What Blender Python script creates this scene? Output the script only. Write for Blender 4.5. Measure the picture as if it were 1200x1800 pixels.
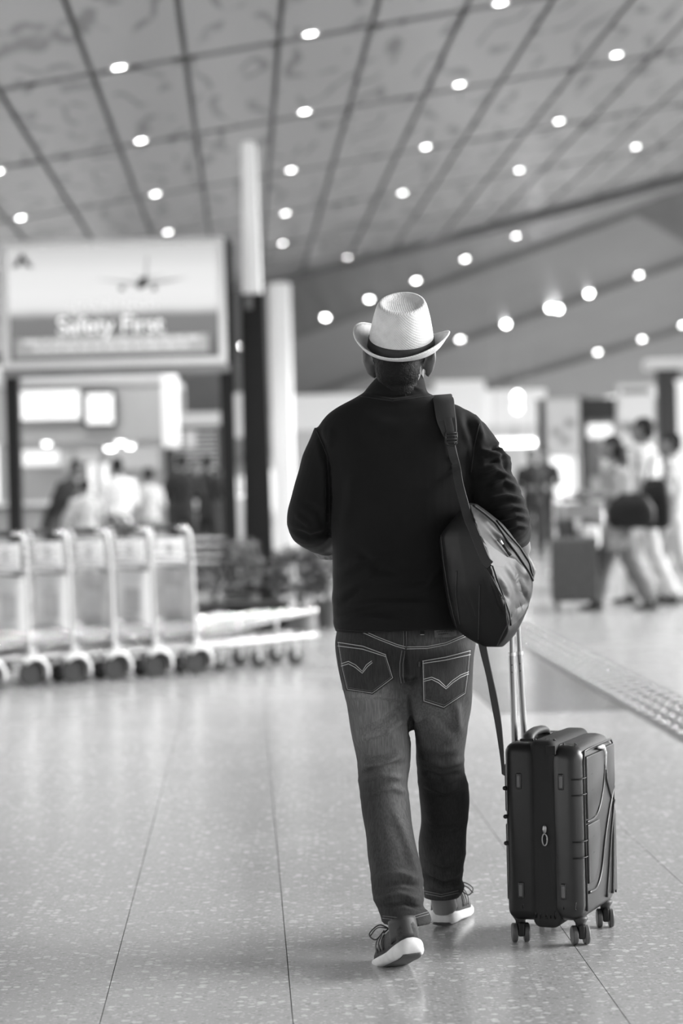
import bpy, bmesh, math, random
import numpy as np
from mathutils import Vector, Matrix
from mathutils.bvhtree import BVHTree

random.seed(7)
rng = np.random.default_rng(7)
scene = bpy.context.scene
for o in list(bpy.data.objects):
    bpy.data.objects.remove(o, do_unlink=True)
COL = scene.collection

# ------------------------------------------------------------------ camera
F_PX = 4250.0                      # 85 mm on a 36 mm tall frame, 1800 px
CAM_H = 1.27
PITCH, ROLL = 57 / F_PX, 0.025
cam_loc = Vector((0, 0, CAM_H))
fwd = Vector((0, math.cos(PITCH), -math.sin(PITCH)))
up0 = Vector((0, math.sin(PITCH), math.cos(PITCH)))
rt0 = Vector((1, 0, 0))
cam_up = up0 * math.cos(ROLL) + rt0 * math.sin(ROLL)
cam_rt = rt0 * math.cos(ROLL) - up0 * math.sin(ROLL)
cd = bpy.data.cameras.new('camera')
cam = bpy.data.objects.new('camera', cd)
COL.objects.link(cam)
m3 = Matrix((cam_rt, cam_up, -fwd)).transposed()
cam.matrix_world = Matrix.Translation(cam_loc) @ m3.to_4x4()
cd.sensor_fit = 'VERTICAL'
cd.sensor_height = 36
cd.sensor_width = 24
cd.lens = 85
cd.clip_start = 0.1
cd.clip_end = 400
cd.dof.use_dof = True
cd.dof.focus_distance = 6.38
cd.dof.aperture_fstop = 2.25
scene.camera = cam

# ------------------------------------------------------------------ world, sun, exposure
world = bpy.data.worlds.new('world')
scene.world = world
world.use_nodes = True
bg = world.node_tree.nodes['Background']
bg.inputs['Color'].default_value = (1, 1, 1, 1)
bg.inputs['Strength'].default_value = 1.0
sun_d = bpy.data.lights.new('sun', 'SUN')
sun_d.energy = 4.4
sun_d.angle = math.radians(38)
sun = bpy.data.objects.new('sun', sun_d)
COL.objects.link(sun)
sun_from = Vector((0.90, 0.16, 0.42)).normalized()
sun.rotation_euler = sun_from.to_track_quat('Z', 'Y').to_euler()
sun.location = (30, 10, 14)
scene.view_settings.view_transform = 'Standard'
scene.view_settings.look = 'None'
scene.view_settings.gamma = 1
scene.view_settings.use_curve_mapping = False
scene.view_settings.exposure = 1.04


# ------------------------------------------------------------------ helpers
def ray(px, py):
    return fwd + cam_rt * ((px - 600) / F_PX) - cam_up * ((py - 900) / F_PX)


def W(px, py, D):
    d = ray(px, py)
    return cam_loc + d * (D / d.y)


def G(px, py, z=0.0):
    d = ray(px, py)
    return cam_loc + d * ((z - CAM_H) / d.z)


def PX(p):
    v = Vector(p) - cam_loc
    w = v.dot(fwd)
    return 600 + F_PX * v.dot(cam_rt) / w, 900 - F_PX * v.dot(cam_up) / w


def PXn(a):
    """numpy array of points -> pixel coordinates"""
    v = a - np.array(cam_loc)
    w = v @ np.array(fwd)
    return 600 + F_PX * (v @ np.array(cam_rt)) / w, 900 - F_PX * (v @ np.array(cam_up)) / w


def tag(o, label=None, cat=None, group=None, kind=None):
    if label: o['label'] = label
    if cat: o['category'] = cat
    if group: o['group'] = group
    if kind: o['kind'] = kind
    return o


def empty(name, loc=(0, 0, 0), rz=0, parent=None):
    o = bpy.data.objects.new(name, None)
    COL.objects.link(o)
    o.location = loc
    o.rotation_euler = (0, 0, rz)
    o.empty_display_size = 0.1
    if parent: o.parent = parent
    return o


def thing(name, label, cat, loc=(0, 0, 0), rz=0, group=None):
    return tag(empty(name, loc, rz), label, cat, group)


def mesh_obj(name, me, mat=None, parent=None):
    o = bpy.data.objects.new(name, me)
    COL.objects.link(o)
    if mat is not None and not me.materials:
        me.materials.append(mat)
    if parent: o.parent = parent
    return o


def copy_tree(o, parent=None):
    c = o.copy()
    COL.objects.link(c)
    c.parent = parent
    for ch in list(o.children):
        copy_tree(ch, c)
    return c


def catmull(pts, n):
    P = [np.array(p, float) for p in pts]
    P = [2 * P[0] - P[1]] + P + [2 * P[-1] - P[-2]]
    out = []
    for i in range(1, len(P) - 2):
        for k in range(n):
            t = k / n
            a, b, c, d = P[i - 1], P[i], P[i + 1], P[i + 2]
            out.append(0.5 * (2 * b + (c - a) * t + (2 * a - 5 * b + 4 * c - d) * t * t + (3 * b - a - 3 * c + d) * t ** 3))
    out.append(P[-2])
    return out


class MB:
    def __init__(s):
        s.v, s.f = [], []

    def add(s, vs, fs):
        n = len(s.v)
        s.v += [tuple(x) for x in vs]
        s.f += [tuple(i + n for i in f) for f in fs]
        return s

    def box(s, lo, hi, M=None):
        (a, b, c), (d, e, f) = lo, hi
        vs = [(a, b, c), (d, b, c), (d, e, c), (a, e, c), (a, b, f), (d, b, f), (d, e, f), (a, e, f)]
        if M is not None: vs = [M @ Vector(v) for v in vs]
        return s.add(vs, [(3, 2, 1, 0), (4, 5, 6, 7), (0, 1, 5, 4), (1, 2, 6, 5), (2, 3, 7, 6), (3, 0, 4, 7)])

    def loft(s, rings, caps=True, close=True):
        n = len(rings[0])
        vs = [p for r in rings for p in r]
        fs = []
        for i in range(len(rings) - 1):
            for k in range(n if close else n - 1):
                k2 = (k + 1) % n
                fs.append((i * n + k, i * n + k2, (i + 1) * n + k2, (i + 1) * n + k))
        if caps and close:
            for base, rev in ((0, True), ((len(rings) - 1) * n, False)):
                c = np.mean([vs[base + k] for k in range(n)], axis=0)
                vs.append(tuple(c))
                ci = len(vs) - 1
                for k in range(n):
                    k2 = (k + 1) % n
                    fs.append((base + k2, base + k, ci) if rev else (base + k, base + k2, ci))
        return s.add(vs, fs)

    def tube(s, pts, r, n=10, closed=False, flat=1.0, ref=None, caps=True):
        """round tube; r scalar or list; flat scales the second axis"""
        P = [Vector(p) for p in pts]
        m = len(P)
        R = [r] * m if isinstance(r, (int, float)) else list(r)
        rings = []
        prev = Vector(ref) if ref is not None else None
        for i in range(m):
            if closed:
                t = P[(i + 1) % m] - P[i - 1]
            else:
                t = P[min(i + 1, m - 1)] - P[max(i - 1, 0)]
            t = t.normalized() if t.length > 1e-9 else Vector((0, 0, 1))
            if prev is None:
                prev = Vector((0, 0, 1)) if abs(t.z) < 0.9 else Vector((1, 0, 0))
            a = prev - t * prev.dot(t)
            a = a.normalized() if a.length > 1e-6 else t.orthogonal().normalized()
            b = t.cross(a)
            if ref is None: prev = a
            rings.append([tuple(P[i] + (a * math.cos(2 * math.pi * k / n) + b * math.sin(2 * math.pi * k / n) * flat) * R[i]) for k in range(n)])
        if closed:
            rings.append(rings[0])
            return s.loft(rings, caps=False)
        return s.loft(rings, caps=caps)

    def ell(s, c, r, M=None, nu=16, nv=10):
        c = Vector(c)
        rr = (r, r, r) if isinstance(r, (int, float)) else r
        rings = []
        for j in range(1, nv):
            ph = math.pi * j / nv
            ring = []
            for k in range(nu):
                th = 2 * math.pi * k / nu
                p = Vector((rr[0] * math.sin(ph) * math.cos(th), rr[1] * math.sin(ph) * math.sin(th), -rr[2] * math.cos(ph)))
                if M is not None: p = M @ p
                ring.append(tuple(c + p))
            rings.append(ring)
        return s.loft(rings)

    def lathe(s, prof, c=(0, 0, 0), n=20, M=None):
        rings = []
        for r, z in prof:
            ring = []
            for k in range(n):
                th = 2 * math.pi * k / n
                p = Vector((r * math.cos(th), r * math.sin(th), z))
                if M is not None: p = M @ p
                ring.append(tuple(Vector(c) + p))
            rings.append(ring)
        return s.loft(rings)

    def mesh(s, name, smooth=False, bevel=0, seg=2):
        me = bpy.data.meshes.new(name)
        me.from_pydata(s.v, [], s.f)
        bm = bmesh.new()
        bm.from_mesh(me)
        bmesh.ops.recalc_face_normals(bm, faces=bm.faces)
        if bevel:
            bmesh.ops.bevel(bm, geom=list(bm.edges), offset=bevel, segments=seg, affect='EDGES', profile=0.5)
        bm.to_mesh(me)
        bm.free()
        if smooth:
            me.shade_smooth()
        return me

    def build(s, name, mat, parent=None, smooth=False, bevel=0, seg=2):
        me = s.mesh(name, smooth, bevel, seg)
        if smooth == 'auto':
            me.set_sharp_from_angle(angle=math.radians(40))
        return mesh_obj(name, me, mat, parent)


def bx(name, lo, hi, mat, parent=None, bevel=0):
    return MB().box(lo, hi).build(name, mat, parent, bevel=bevel)


def remeshed(mb, name, mat, parent, voxel, smooth=4, deform=None, factor=0.5):
    """closed overlapping volumes -> one continuous smooth surface"""
    me = mb.mesh(name + '_raw')
    o = bpy.data.objects.new(name + '_tmp', me)
    COL.objects.link(o)
    r = o.modifiers.new('r', 'REMESH')
    r.mode = 'VOXEL'
    r.voxel_size = voxel
    if smooth:
        sm = o.modifiers.new('s', 'SMOOTH')
        sm.factor = factor
        sm.iterations = smooth
    dg = bpy.context.evaluated_depsgraph_get()
    dg.update()
    out = bpy.data.meshes.new_from_object(o.evaluated_get(dg))
    bpy.data.objects.remove(o, do_unlink=True)
    bpy.data.meshes.remove(me)
    out.name = name
    if deform is not None:
        n = len(out.vertices)
        co = np.empty(n * 3)
        out.vertices.foreach_get('co', co)
        no = np.empty(n * 3)
        out.vertex_normals.foreach_get('vector', no)
        co = deform(co.reshape(-1, 3), no.reshape(-1, 3))
        out.vertices.foreach_set('co', co.ravel())
        out.update()
    out.shade_smooth()
    out.materials.clear()
    return mesh_obj(name, out, mat, parent)


def bvh_of(o):
    me = o.data
    M = o.matrix_world if o.parent is None else o.parent.matrix_world @ o.matrix_world
    return BVHTree.FromPolygons([v.co.copy() for v in me.vertices], [tuple(p.vertices) for p in me.polygons])


def hit(bvh, px, py, off=0.0):
    d = ray(px, py).normalized()
    loc, nor, i, dist = bvh.ray_cast(cam_loc, d)
    if loc is None:
        return None
    if nor.dot(d) > 0: nor = -nor
    return loc + nor * off


def resample(pts, step):
    out = []
    for a, b in zip(pts[:-1], pts[1:]):
        n = max(1, int(math.hypot(b[0] - a[0], b[1] - a[1]) / step))
        for k in range(n):
            t = k / n
            out.append((a[0] + (b[0] - a[0]) * t, a[1] + (b[1] - a[1]) * t))
    out.append(pts[-1])
    return out


def seam(bvh, pts, r, name, mat, parent, off=0.0006, step=4, n=5, flat=1.0):
    """a thread or piping laid on a surface along a pixel polyline"""
    ps = [p for p in (hit(bvh, x, y, off) for x, y in resample(pts, step)) if p is not None]
    if len(ps) < 2: return None
    mb = MB()
    run = [ps[0]]
    for p in ps[1:]:
        if (p - run[-1]).length > 0.05:
            if len(run) > 1: mb.tube(run, r, n)
            run = []
        run.append(p)
    if len(run) > 1: mb.tube(run, r, n)
    if not mb.v: return None
    return mb.build(name, mat, parent, smooth=True)


def patch(bvh, poly, off, name, mat, parent, rings=6, step=5, thick=0.003):
    """a sewn-on piece of cloth: polygon in pixels laid on the surface"""
    b = resample(poly + [poly[0]], step)[:-1]
    cx = sum(p[0] for p in b) / len(b)
    cy = sum(p[1] for p in b) / len(b)
    n = len(b)
    vs, fs = [], []
    c = hit(bvh, cx, cy, off)
    vs.append(c)
    for r in range(1, rings + 1):
        t = r / rings
        o_ = off if r < rings else off
        for x, y in b:
            p = hit(bvh, cx + (x - cx) * t, cy + (y - cy) * t, o_)
            vs.append(p if p is not None else vs[-1])
    for k in range(n):
        fs.append((0, 1 + k, 1 + (k + 1) % n))
    for r in range(rings - 1):
        for k in range(n):
            k2 = (k + 1) % n
            fs.append((1 + r * n + k, 1 + r * n + k2, 1 + (r + 1) * n + k2, 1 + (r + 1) * n + k))
    # skirt back to the surface
    base = len(vs)
    for x, y in b:
        p = hit(bvh, x, y, -thick)
        vs.append(p if p is not None else vs[-1])
    for k in range(n):
        k2 = (k + 1) % n
        fs.append((1 + (rings - 1) * n + k, 1 + (rings - 1) * n + k2, base + k2, base + k))
    mb = MB().add(vs, fs)
    return mb.build(name, mat, parent, smooth='auto')


# ------------------------------------------------------------------ materials
def mat(name, g, rough=0.6, metal=0.0, emit=0.0, spec=0.5, noise=None, bump=None, sheen=0.0):
    """grey procedural material. noise=(scale, amount[, (sx,sy,sz)]) varies the grey; bump=(scale, strength, distance)"""
    m = bpy.data.materials.new(name)
    m.use_nodes = True
    nt = m.node_tree
    b = nt.nodes['Principled BSDF']
    b.inputs['Base Color'].default_value = (g, g, g, 1)
    b.inputs['Roughness'].default_value = rough
    b.inputs['Metallic'].default_value = metal
    b.inputs['Specular IOR Level'].default_value = spec
    if sheen:
        b.inputs['Sheen Weight'].default_value = sheen
    if emit:
        b.inputs['Emission Color'].default_value = (1, 1, 1, 1)
        b.inputs['Emission Strength'].default_value = emit
    if noise or bump:
        tc = nt.nodes.new('ShaderNodeTexCoord')
    if noise:
        mp = nt.nodes.new('ShaderNodeMapping')
        mp.inputs['Scale'].default_value = noise[2] if len(noise) > 2 else (1, 1, 1)
        tn = nt.nodes.new('ShaderNodeTexNoise')
        tn.inputs['Scale'].default_value = noise[0]
        tn.inputs['Detail'].default_value = 4
        mr = nt.nodes.new('ShaderNodeMapRange')
        mr.inputs['From Min'].default_value = 0.3
        mr.inputs['From Max'].default_value = 0.7
        mr.inputs['To Min'].default_value = g * (1 - noise[1])
        mr.inputs['To Max'].default_value = g * (1 + noise[1])
        nt.links.new(tc.outputs['Object'], mp.inputs['Vector'])
        nt.links.new(mp.outputs['Vector'], tn.inputs['Vector'])
        nt.links.new(tn.outputs['Fac'], mr.inputs['Value'])
        nt.links.new(mr.outputs['Result'], b.inputs['Base Color'])
    if bump:
        tb = nt.nodes.new('ShaderNodeTexNoise')
        tb.inputs['Scale'].default_value = bump[0]
        tb.inputs['Detail'].default_value = 3
        bp = nt.nodes.new('ShaderNodeBump')
        bp.inputs['Strength'].default_value = bump[1]
        bp.inputs['Distance'].default_value = bump[2]
        nt.links.new(tc.outputs['Object'], tb.inputs['Vector'])
        nt.links.new(tb.outputs['Fac'], bp.inputs['Height'])
        nt.links.new(bp.outputs['Normal'], b.inputs['Normal'])
    return m


def glow(name, g, strength, camera_grey=None):
    m = bpy.data.materials.new(name)
    m.use_nodes = True
    b = m.node_tree.nodes['Principled BSDF']
    b.inputs['Base Color'].default_value = (g, g, g, 1)
    b.inputs['Emission Color'].default_value = (1, 1, 1, 1)
    b.inputs['Emission Strength'].default_value = strength
    return m


M_ = {}
M_['black_metal'] = mat('black_metal', 0.012, 0.45, spec=0.3)
M_['dark'] = mat('dark_paint', 0.03, 0.5)
M_['mid'] = mat('mid_grey_paint', 0.25, 0.5, noise=(3, 0.1))
M_['light'] = mat('light_grey_paint', 0.6, 0.45, noise=(2, 0.06))
M_['white'] = mat('white_paint', 0.85, 0.4, noise=(2, 0.04))
M_['chrome'] = mat('brushed_steel', 0.72, 0.22, metal=1.0, bump=(300, 0.05, 0.001))
M_['alu'] = mat('aluminium', 0.5, 0.35, metal=1.0, bump=(200, 0.05, 0.001))
M_['rubber'] = mat('black_rubber', 0.02, 0.7, bump=(120, 0.2, 0.001))
M_['grey_rubber'] = mat('grey_rubber', 0.12, 0.6)
M_['lamp'] = glow('downlight_glow', 0.9, 14.0)
M_['lightbox'] = glow('lightbox_glow', 0.8, 0.38)
M_['lightbox_soft'] = glow('lightbox_soft_glow', 0.6, 0.10)
M_['tubelight'] = glow('tube_glow', 0.9, 5.0)
M_['skin'] = mat('skin', 0.17, 0.5, noise=(12, 0.12), bump=(180, 0.15, 0.001))
M_['hair'] = mat('hair', 0.008, 0.6, spec=0.2, bump=(260, 0.8, 0.003))

# ------------------------------------------------------------------ the hall's own axes: u across, v along
HY = 0.040
hu = Vector((math.cos(HY), math.sin(HY), 0))
hv = Vector((-math.sin(HY), math.cos(HY), 0))


def H(u, v, z=0.0):
    p = hu * u + hv * v
    return Vector((p.x, p.y, z))


def to_uv(p):
    return p.x * hu.x + p.y * hu.y, p.x * hv.x + p.y * hv.y


def terrazzo(name, g, rough):
    m = bpy.data.materials.new(name)
    m.use_nodes = True
    nt = m.node_tree
    b = nt.nodes['Principled BSDF']
    N, L = nt.nodes.new, nt.links.new
    geo = N('ShaderNodeNewGeometry')

    def mathn(op, a, bb):
        n = N('ShaderNodeMath')
        n.operation = op
        for i, x in enumerate((a, bb)):
            if isinstance(x, (int, float)): n.inputs[i].default_value = x
            else: L(x, n.inputs[i])
        return n.outputs[0]

    def chips(scale, cut, off, stretch=1.0):
        mp = N('ShaderNodeMapping')
        mp.inputs['Location'].default_value = (off, off * 0.7, 0)
        mp.inputs['Scale'].default_value = (1, stretch, 1)
        L(geo.outputs['Position'], mp.inputs['Vector'])
        nz = N('ShaderNodeTexNoise')
        nz.inputs['Scale'].default_value = scale * 0.6
        ad = N('ShaderNodeMixRGB')
        ad.blend_type = 'ADD'
        ad.inputs['Fac'].default_value = 0.02
        L(mp.outputs['Vector'], nz.inputs['Vector'])
        L(mp.outputs['Vector'], ad.inputs['Color1'])
        L(nz.outputs['Color'], ad.inputs['Color2'])
        vo = N('ShaderNodeTexVoronoi')
        vo.inputs['Scale'].default_value = scale
        L(ad.outputs['Color'], vo.inputs['Vector'])
        sp = N('ShaderNodeSeparateColor')
        L(vo.outputs['Color'], sp.inputs['Color'])
        sel = mathn('GREATER_THAN', sp.outputs['Red'], cut)
        near = mathn('LESS_THAN', vo.outputs['Distance'], 0.42)
        return mathn('MULTIPLY', sel, near)
    c1 = chips(38, 0.80, 0.0)
    c2 = chips(85, 0.70, 3.1)
    c3 = chips(140, 0.55, 7.7)
    d1 = chips(70, 0.80, 5.3)
    nz = N('ShaderNodeTexNoise')
    nz.inputs['Scale'].default_value = 1.1
    nz.inputs['Detail'].default_value = 5
    L(geo.outputs['Position'], nz.inputs['Vector'])
    s = mathn('ADD', mathn('MULTIPLY', nz.outputs['Fac'], g * 0.22), g * 0.82)
    s = mathn('ADD', s, mathn('MULTIPLY', c1, g * 0.50))
    s = mathn('ADD', s, mathn('MULTIPLY', c2, g * 0.34))
    s = mathn('ADD', s, mathn('MULTIPLY', c3, g * 0.16))
    s = mathn('SUBTRACT', s, mathn('MULTIPLY', d1, g * 0.22))
    L(s, b.inputs['Base Color'])
    r = mathn('ADD', mathn('MULTIPLY', nz.outputs['Fac'], 0.08), rough)
    L(r, b.inputs['Roughness'])
    b.inputs['Specular IOR Level'].default_value = 0.75
    return m


M_['terrazzo'] = terrazzo('terrazzo', 0.375, 0.15)
M_['terrazzo_dark'] = terrazzo('terrazzo_dark', 0.15, 0.16)
M_['joint'] = mat('joint_filler', 0.16, 0.6, noise=(8, 0.2))

# floor: base slab with long terrazzo slabs laid on it
FZ = -0.02
mb = MB()
mb.box((-40, -6, FZ - 0.2), (40, 110, FZ + 0.002))
floor = tag(mb.build('floor', M_['joint']), 'pale speckled terrazzo floor of long polished slabs', None, None, 'structure')


def slab(name, u0, u1, v0, v1, m, gap=0.0022):
    g = gap / 2
    a, b, c, d = H(u0 + g, v0 + g), H(u1 - g, v0 + g), H(u1 - g, v1 - g), H(u0 + g, v1 - g)
    q = []
    for z in (FZ, 0.0):
        q += [(p.x, p.y, z) for p in (a, b, c, d)]
    mb = MB().add(q, [(3, 2, 1, 0), (4, 5, 6, 7), (0, 1, 5, 4), (1, 2, 6, 5), (2, 3, 7, 6), (3, 0, 4, 7)])
    return mb.build(name, m, floor)


# joints as the photograph shows them
uj0 = to_uv(G(175, 1800))[0]
uj1 = to_uv(G(515, 1800))[0]
uj2 = to_uv(G(1100, 1790))[0]
t0, t1_ = to_uv(G(1110, 1252))[0], to_uv(G(1200, 1212))[0]
tu0, tu1 = t0, t0 + 0.40
bandv0 = to_uv(G(1000, 1252))[1]
bandu0 = to_uv(G(855, 1238))[0]
left = [uj0 - 0.8 * k for k in range(14, 0, -1)]
right = [tu1 + 0.8 * k for k in range(1, 15)]
cuts = left + [uj0, uj1, uj2]
for a, b in zip(cuts[:-1], cuts[1:]):
    slab('slab', a, b, -4.0, 26.0, M_['terrazzo'])
    slab('slab', a, b, 26.0, 100.0, M_['terrazzo'])
slab('slab', uj2, bandu0, -4, 100, M_['terrazzo']) if bandu0 > uj2 + 0.05 else None
ub = max(bandu0, uj2)
slab('slab', ub, tu0, -4, bandv0, M_['terrazzo'])
slab('dark_slab', ub, tu0, bandv0, 30.0, M_['terrazzo_dark'])
slab('slab', ub, tu0, 30.0, 100.0, M_['terrazzo'])
cuts = [tu1] + right
for a, b in zip(cuts[:-1], cuts[1:]):
    slab('slab', a, b, -4.0, 26.0, M_['terrazzo'])
    slab('slab', a, b, 26.0, 100.0, M_['terrazzo'])
# tactile paving strip with its steel studs
M_['tactile'] = mat('tactile_tile', 0.085, 0.6, spec=0.2, noise=(6, 0.15))
n_t = int((100 - (-4)) / 0.4)
strip = tag(empty('tactile_strip', H((tu0 + tu1) / 2, 10.0)), 'studded tactile paving strip crossing the floor beyond the suitcase', 'paving')
strip.rotation_euler = (0, 0, HY)
tile_me = MB().box((-0.198, -0.198, FZ), (0.198, 0.198, 0.003)).mesh('tile', bevel=0.002, seg=1)
tile_me.materials.append(M_['tactile'])
for k in range(60):
    v = 7.0 + 0.4 * k
    t = mesh_obj('tile', tile_me, None, strip)
    t.location = (0, v - 10.0, 0)
far_t = MB()
far_t.box((-0.198, 7 + 24 - 10 - 0.2, FZ), (0.198, 38, 0.003))
tag(far_t.build('far_tiles', M_['tactile'], strip), kind='stuff')
near_t = MB().box((-0.198, -14, FZ), (0.198, 6.8 - 10, 0.003))
near_t.build('near_tile', M_['tactile'], strip)
prof = [(0.024, 0.0), (0.023, 0.005), (0.017, 0.009), (0.008, 0.011)]
stud_me = MB().lathe(prof, n=12).mesh('stud', smooth=True)
stud_me.materials.append(M_['chrome'])
rest = MB()
cnt = 0
for k in range(48):
    v = 10.9 + 0.24 * k
    for j in range(4):
        u = -0.135 + 0.09 * j
        v = 10.9 + 0.24 * k + (0.12 if j % 2 else 0)
        if cnt < 300:
            o = mesh_obj('stud', stud_me, None, strip)
            o.location = (u, v - 10.0, 0.003)
        else:
            rest.lathe(prof, (u, v - 10.0, 0.003), n=8)
        cnt += 1
if rest.v: tag(rest.build('far_studs', M_['chrome'], strip, smooth=True), kind='stuff')

# ------------------------------------------------------------------ ceiling of long panels rising to the right
Z0, CS = CAM_H + 4.0, 0.152


def cz(u):
    return Z0 + CS * u


def ceil_mat():
    m = bpy.data.materials.new('ceiling_panel')
    m.use_nodes = True
    nt = m.node_tree
    b = nt.nodes['Principled BSDF']
    N, L = nt.nodes.new, nt.links.new
    tc = N('ShaderNodeTexCoord')
    oi = N('ShaderNodeObjectInfo')
    mp = N('ShaderNodeMapping')
    mp.inputs['Scale'].default_value = (1.7, 0.42, 1)
    L(tc.outputs['Object'], mp.inputs['Vector'])
    add = N('ShaderNodeVectorMath')
    add.operation = 'ADD'
    sc = N('ShaderNodeVectorMath')
    sc.operation = 'SCALE'
    cb = N('ShaderNodeCombineXYZ')
    L(oi.outputs['Random'], cb.inputs['X'])
    L(oi.outputs['Random'], cb.inputs['Y'])
    L(cb.outputs[0], sc.inputs[0])
    sc.inputs['Scale'].default_value = 57.0
    L(mp.outputs[0], add.inputs[0])
    L(sc.outputs[0], add.inputs[1])
    nz = N('ShaderNodeTexNoise')
    nz.inputs['Scale'].default_value = 1.25
    nz.inputs['Detail'].default_value = 0.6
    L(add.outputs[0], nz.inputs['Vector'])
    # narrow iso-bands of the noise = brush strokes, broken by a second noise
    sub = N('ShaderNodeMath'); sub.operation = 'SUBTRACT'; sub.inputs[1].default_value = 0.47
    ab = N('ShaderNodeMath'); ab.operation = 'ABSOLUTE'
    L(nz.outputs['Fac'], sub.inputs[0]); L(sub.outputs[0], ab.inputs[0])
    mr = N('ShaderNodeMapRange')
    mr.inputs['From Min'].default_value = 0.022
    mr.inputs['From Max'].default_value = 0.042
    mr.inputs['To Min'].default_value = 1
    mr.inputs['To Max'].default_value = 0
    L(ab.outputs[0], mr.inputs['Value'])
    n2 = N('ShaderNodeTexNoise')
    n2.inputs['Scale'].default_value = 2.1
    n2.inputs['Detail'].default_value = 1
    L(add.outputs[0], n2.inputs['Vector'])
    m2 = N('ShaderNodeMapRange')
    m2.inputs['From Min'].default_value = 0.42
    m2.inputs['From Max'].default_value = 0.52
    L(n2.outputs['Fac'], m2.inputs['Value'])
    mu = N('ShaderNodeMath'); mu.operation = 'MULTIPLY'
    L(mr.outputs[0], mu.inputs[0]); L(m2.outputs[0], mu.inputs[1])
    ma = N('ShaderNodeMapRange')
    ma.inputs['To Min'].default_value = 0.28
    ma.inputs['To Max'].default_value = 0.09
    L(mu.outputs[0], ma.inputs['Value'])
    L(ma.outputs[0], b.inputs['Base Color'])
    b.inputs['Roughness'].default_value = 0.32
    b.inputs['Specular IOR Level'].default_value = 0.35
    return m


M_['ceil'] = ceil_mat()
M_['ceil_back'] = mat('ceiling_void', 0.15, 0.8, noise=(1, 0.2))
M_['soffit'] = mat('soffit_panel', 0.20, 0.4, noise=(0.6, 0.1))
ceiling = tag(MB().add([tuple(H(u, v, cz(u) + dz)) for dz in (0.06, 0.4) for u, v in ((-6.2, -14), (8.6, -14), (8.6, 62), (-6.2, 62))],
              [(3, 2, 1, 0), (4, 5, 6, 7), (0, 1, 5, 4), (1, 2, 6, 5), (2, 3, 7, 6), (3, 0, 4, 7)]).build('ceiling', M_['ceil_back']),
              'grey panelled airport ceiling with recessed downlights', None, None, 'structure')
PW, PL = 0.865, 4.88
ang = math.atan(CS)
cs_len = PW / math.cos(ang)
pan_me = MB().box((-cs_len / 2 + 0.026, -PL / 2 + 0.11, 0), (cs_len / 2 - 0.026, PL / 2 - 0.11, 0.045)).mesh('ceiling_panel', bevel=0.006, seg=1)
pan_me.materials.append(M_['ceil'])
U_LINE = -0.44
# v of the cross joints from the light row (535,195) - (807,147)


def ceil_hit(px, py, dz=0.0):
    d = ray(px, py)
    # z = Z0 + CS*u
    nrm = Vector((-CS * hu.x, -CS * hu.y, 1))
    t = (Z0 + dz - cam_loc.dot(nrm)) / d.dot(nrm)
    return cam_loc + d * t


V_ROW = to_uv(ceil_hit(535, 203))[1]
basis = Matrix((hu * math.cos(ang) + Vector((0, 0, math.sin(ang))), hv, Vector((-hu.x * math.sin(ang), -hu.y * math.sin(ang), math.cos(ang))))).transposed().to_4x4()
for i in range(-6, 10):
    for j in range(-2, 7):
        u = U_LINE + PW * (i + 0.5)
        v = V_ROW + PL * (j + 0.5)
        p = mesh_obj('ceiling_panel', pan_me, None, ceiling)
        p.matrix_world = Matrix.Translation(H(u, v, cz(u))) @ basis

# soffit: stepped panels that drop from the ceiling edge to the far shops
SB = [(516, 284, None, None), (630, 300, 52, 46), (744, 418, 56, 50), (812, 544, 59, 55), (842, 648, 62, 60)]
SX0, SX1 = 250, 1340


def soff_line(k, f, extra=0.0):
    """point on boundary line k, f from 0 (left) to 1 (right)"""
    ya, yb, Da, Db = SB[k]
    sl = (yb - ya) / 900.0
    y0, y1 = ya + (SX0 - 400) * sl, yb + (SX1 - 1300) * sl
    if Da is None:
        a, b = ceil_hit(SX0, y0, -0.03), ceil_hit(SX1, y1, -0.03)
    else:
        a, b = W(SX0, y0, Da), W(SX1, y1, Db)
    return a.lerp(b, f)


soffit = tag(MB().loft([[tuple(soff_line(0, f) + Vector((0, 0.0, 0.5))) for f in (0, 1)],
                        [tuple(soff_line(4, f) + Vector((0, 0.6, 0.6))) for f in (0, 1)]], close=False).build('ceiling_soffit', M_['ceil_back']),
             'sloping grey soffit dropping from the panelled ceiling to the far shops', None, None, 'structure')
soff_objs = []
FS = [i / 24 for i in range(25)]
for k in range(4):
    drop = Vector((0, 0.05, -0.13))
    lip = [soff_line(k, f) for f in FS]
    top = [p + drop for p in lip]
    bot = [soff_line(k + 1, f) for f in FS]
    n = len(FS)
    fs = []
    for i in range(n - 1):
        fs.append((i, i + 1, n + i + 1, n + i))
        fs.append((n + i, n + i + 1, 2 * n + i + 1, 2 * n + i))
    soff_objs.append(MB().add([tuple(p) for p in lip + top + bot], fs).build('soffit_panel', M_['soffit'], soffit))
vs, fs = [], []
for o in soff_objs:
    n0 = len(vs)
    vs += [v.co.copy() for v in o.data.vertices]
    fs += [tuple(i + n0 for i in p.vertices) for p in o.data.polygons]
soff_bvh = BVHTree.FromPolygons(vs, fs)

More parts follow.
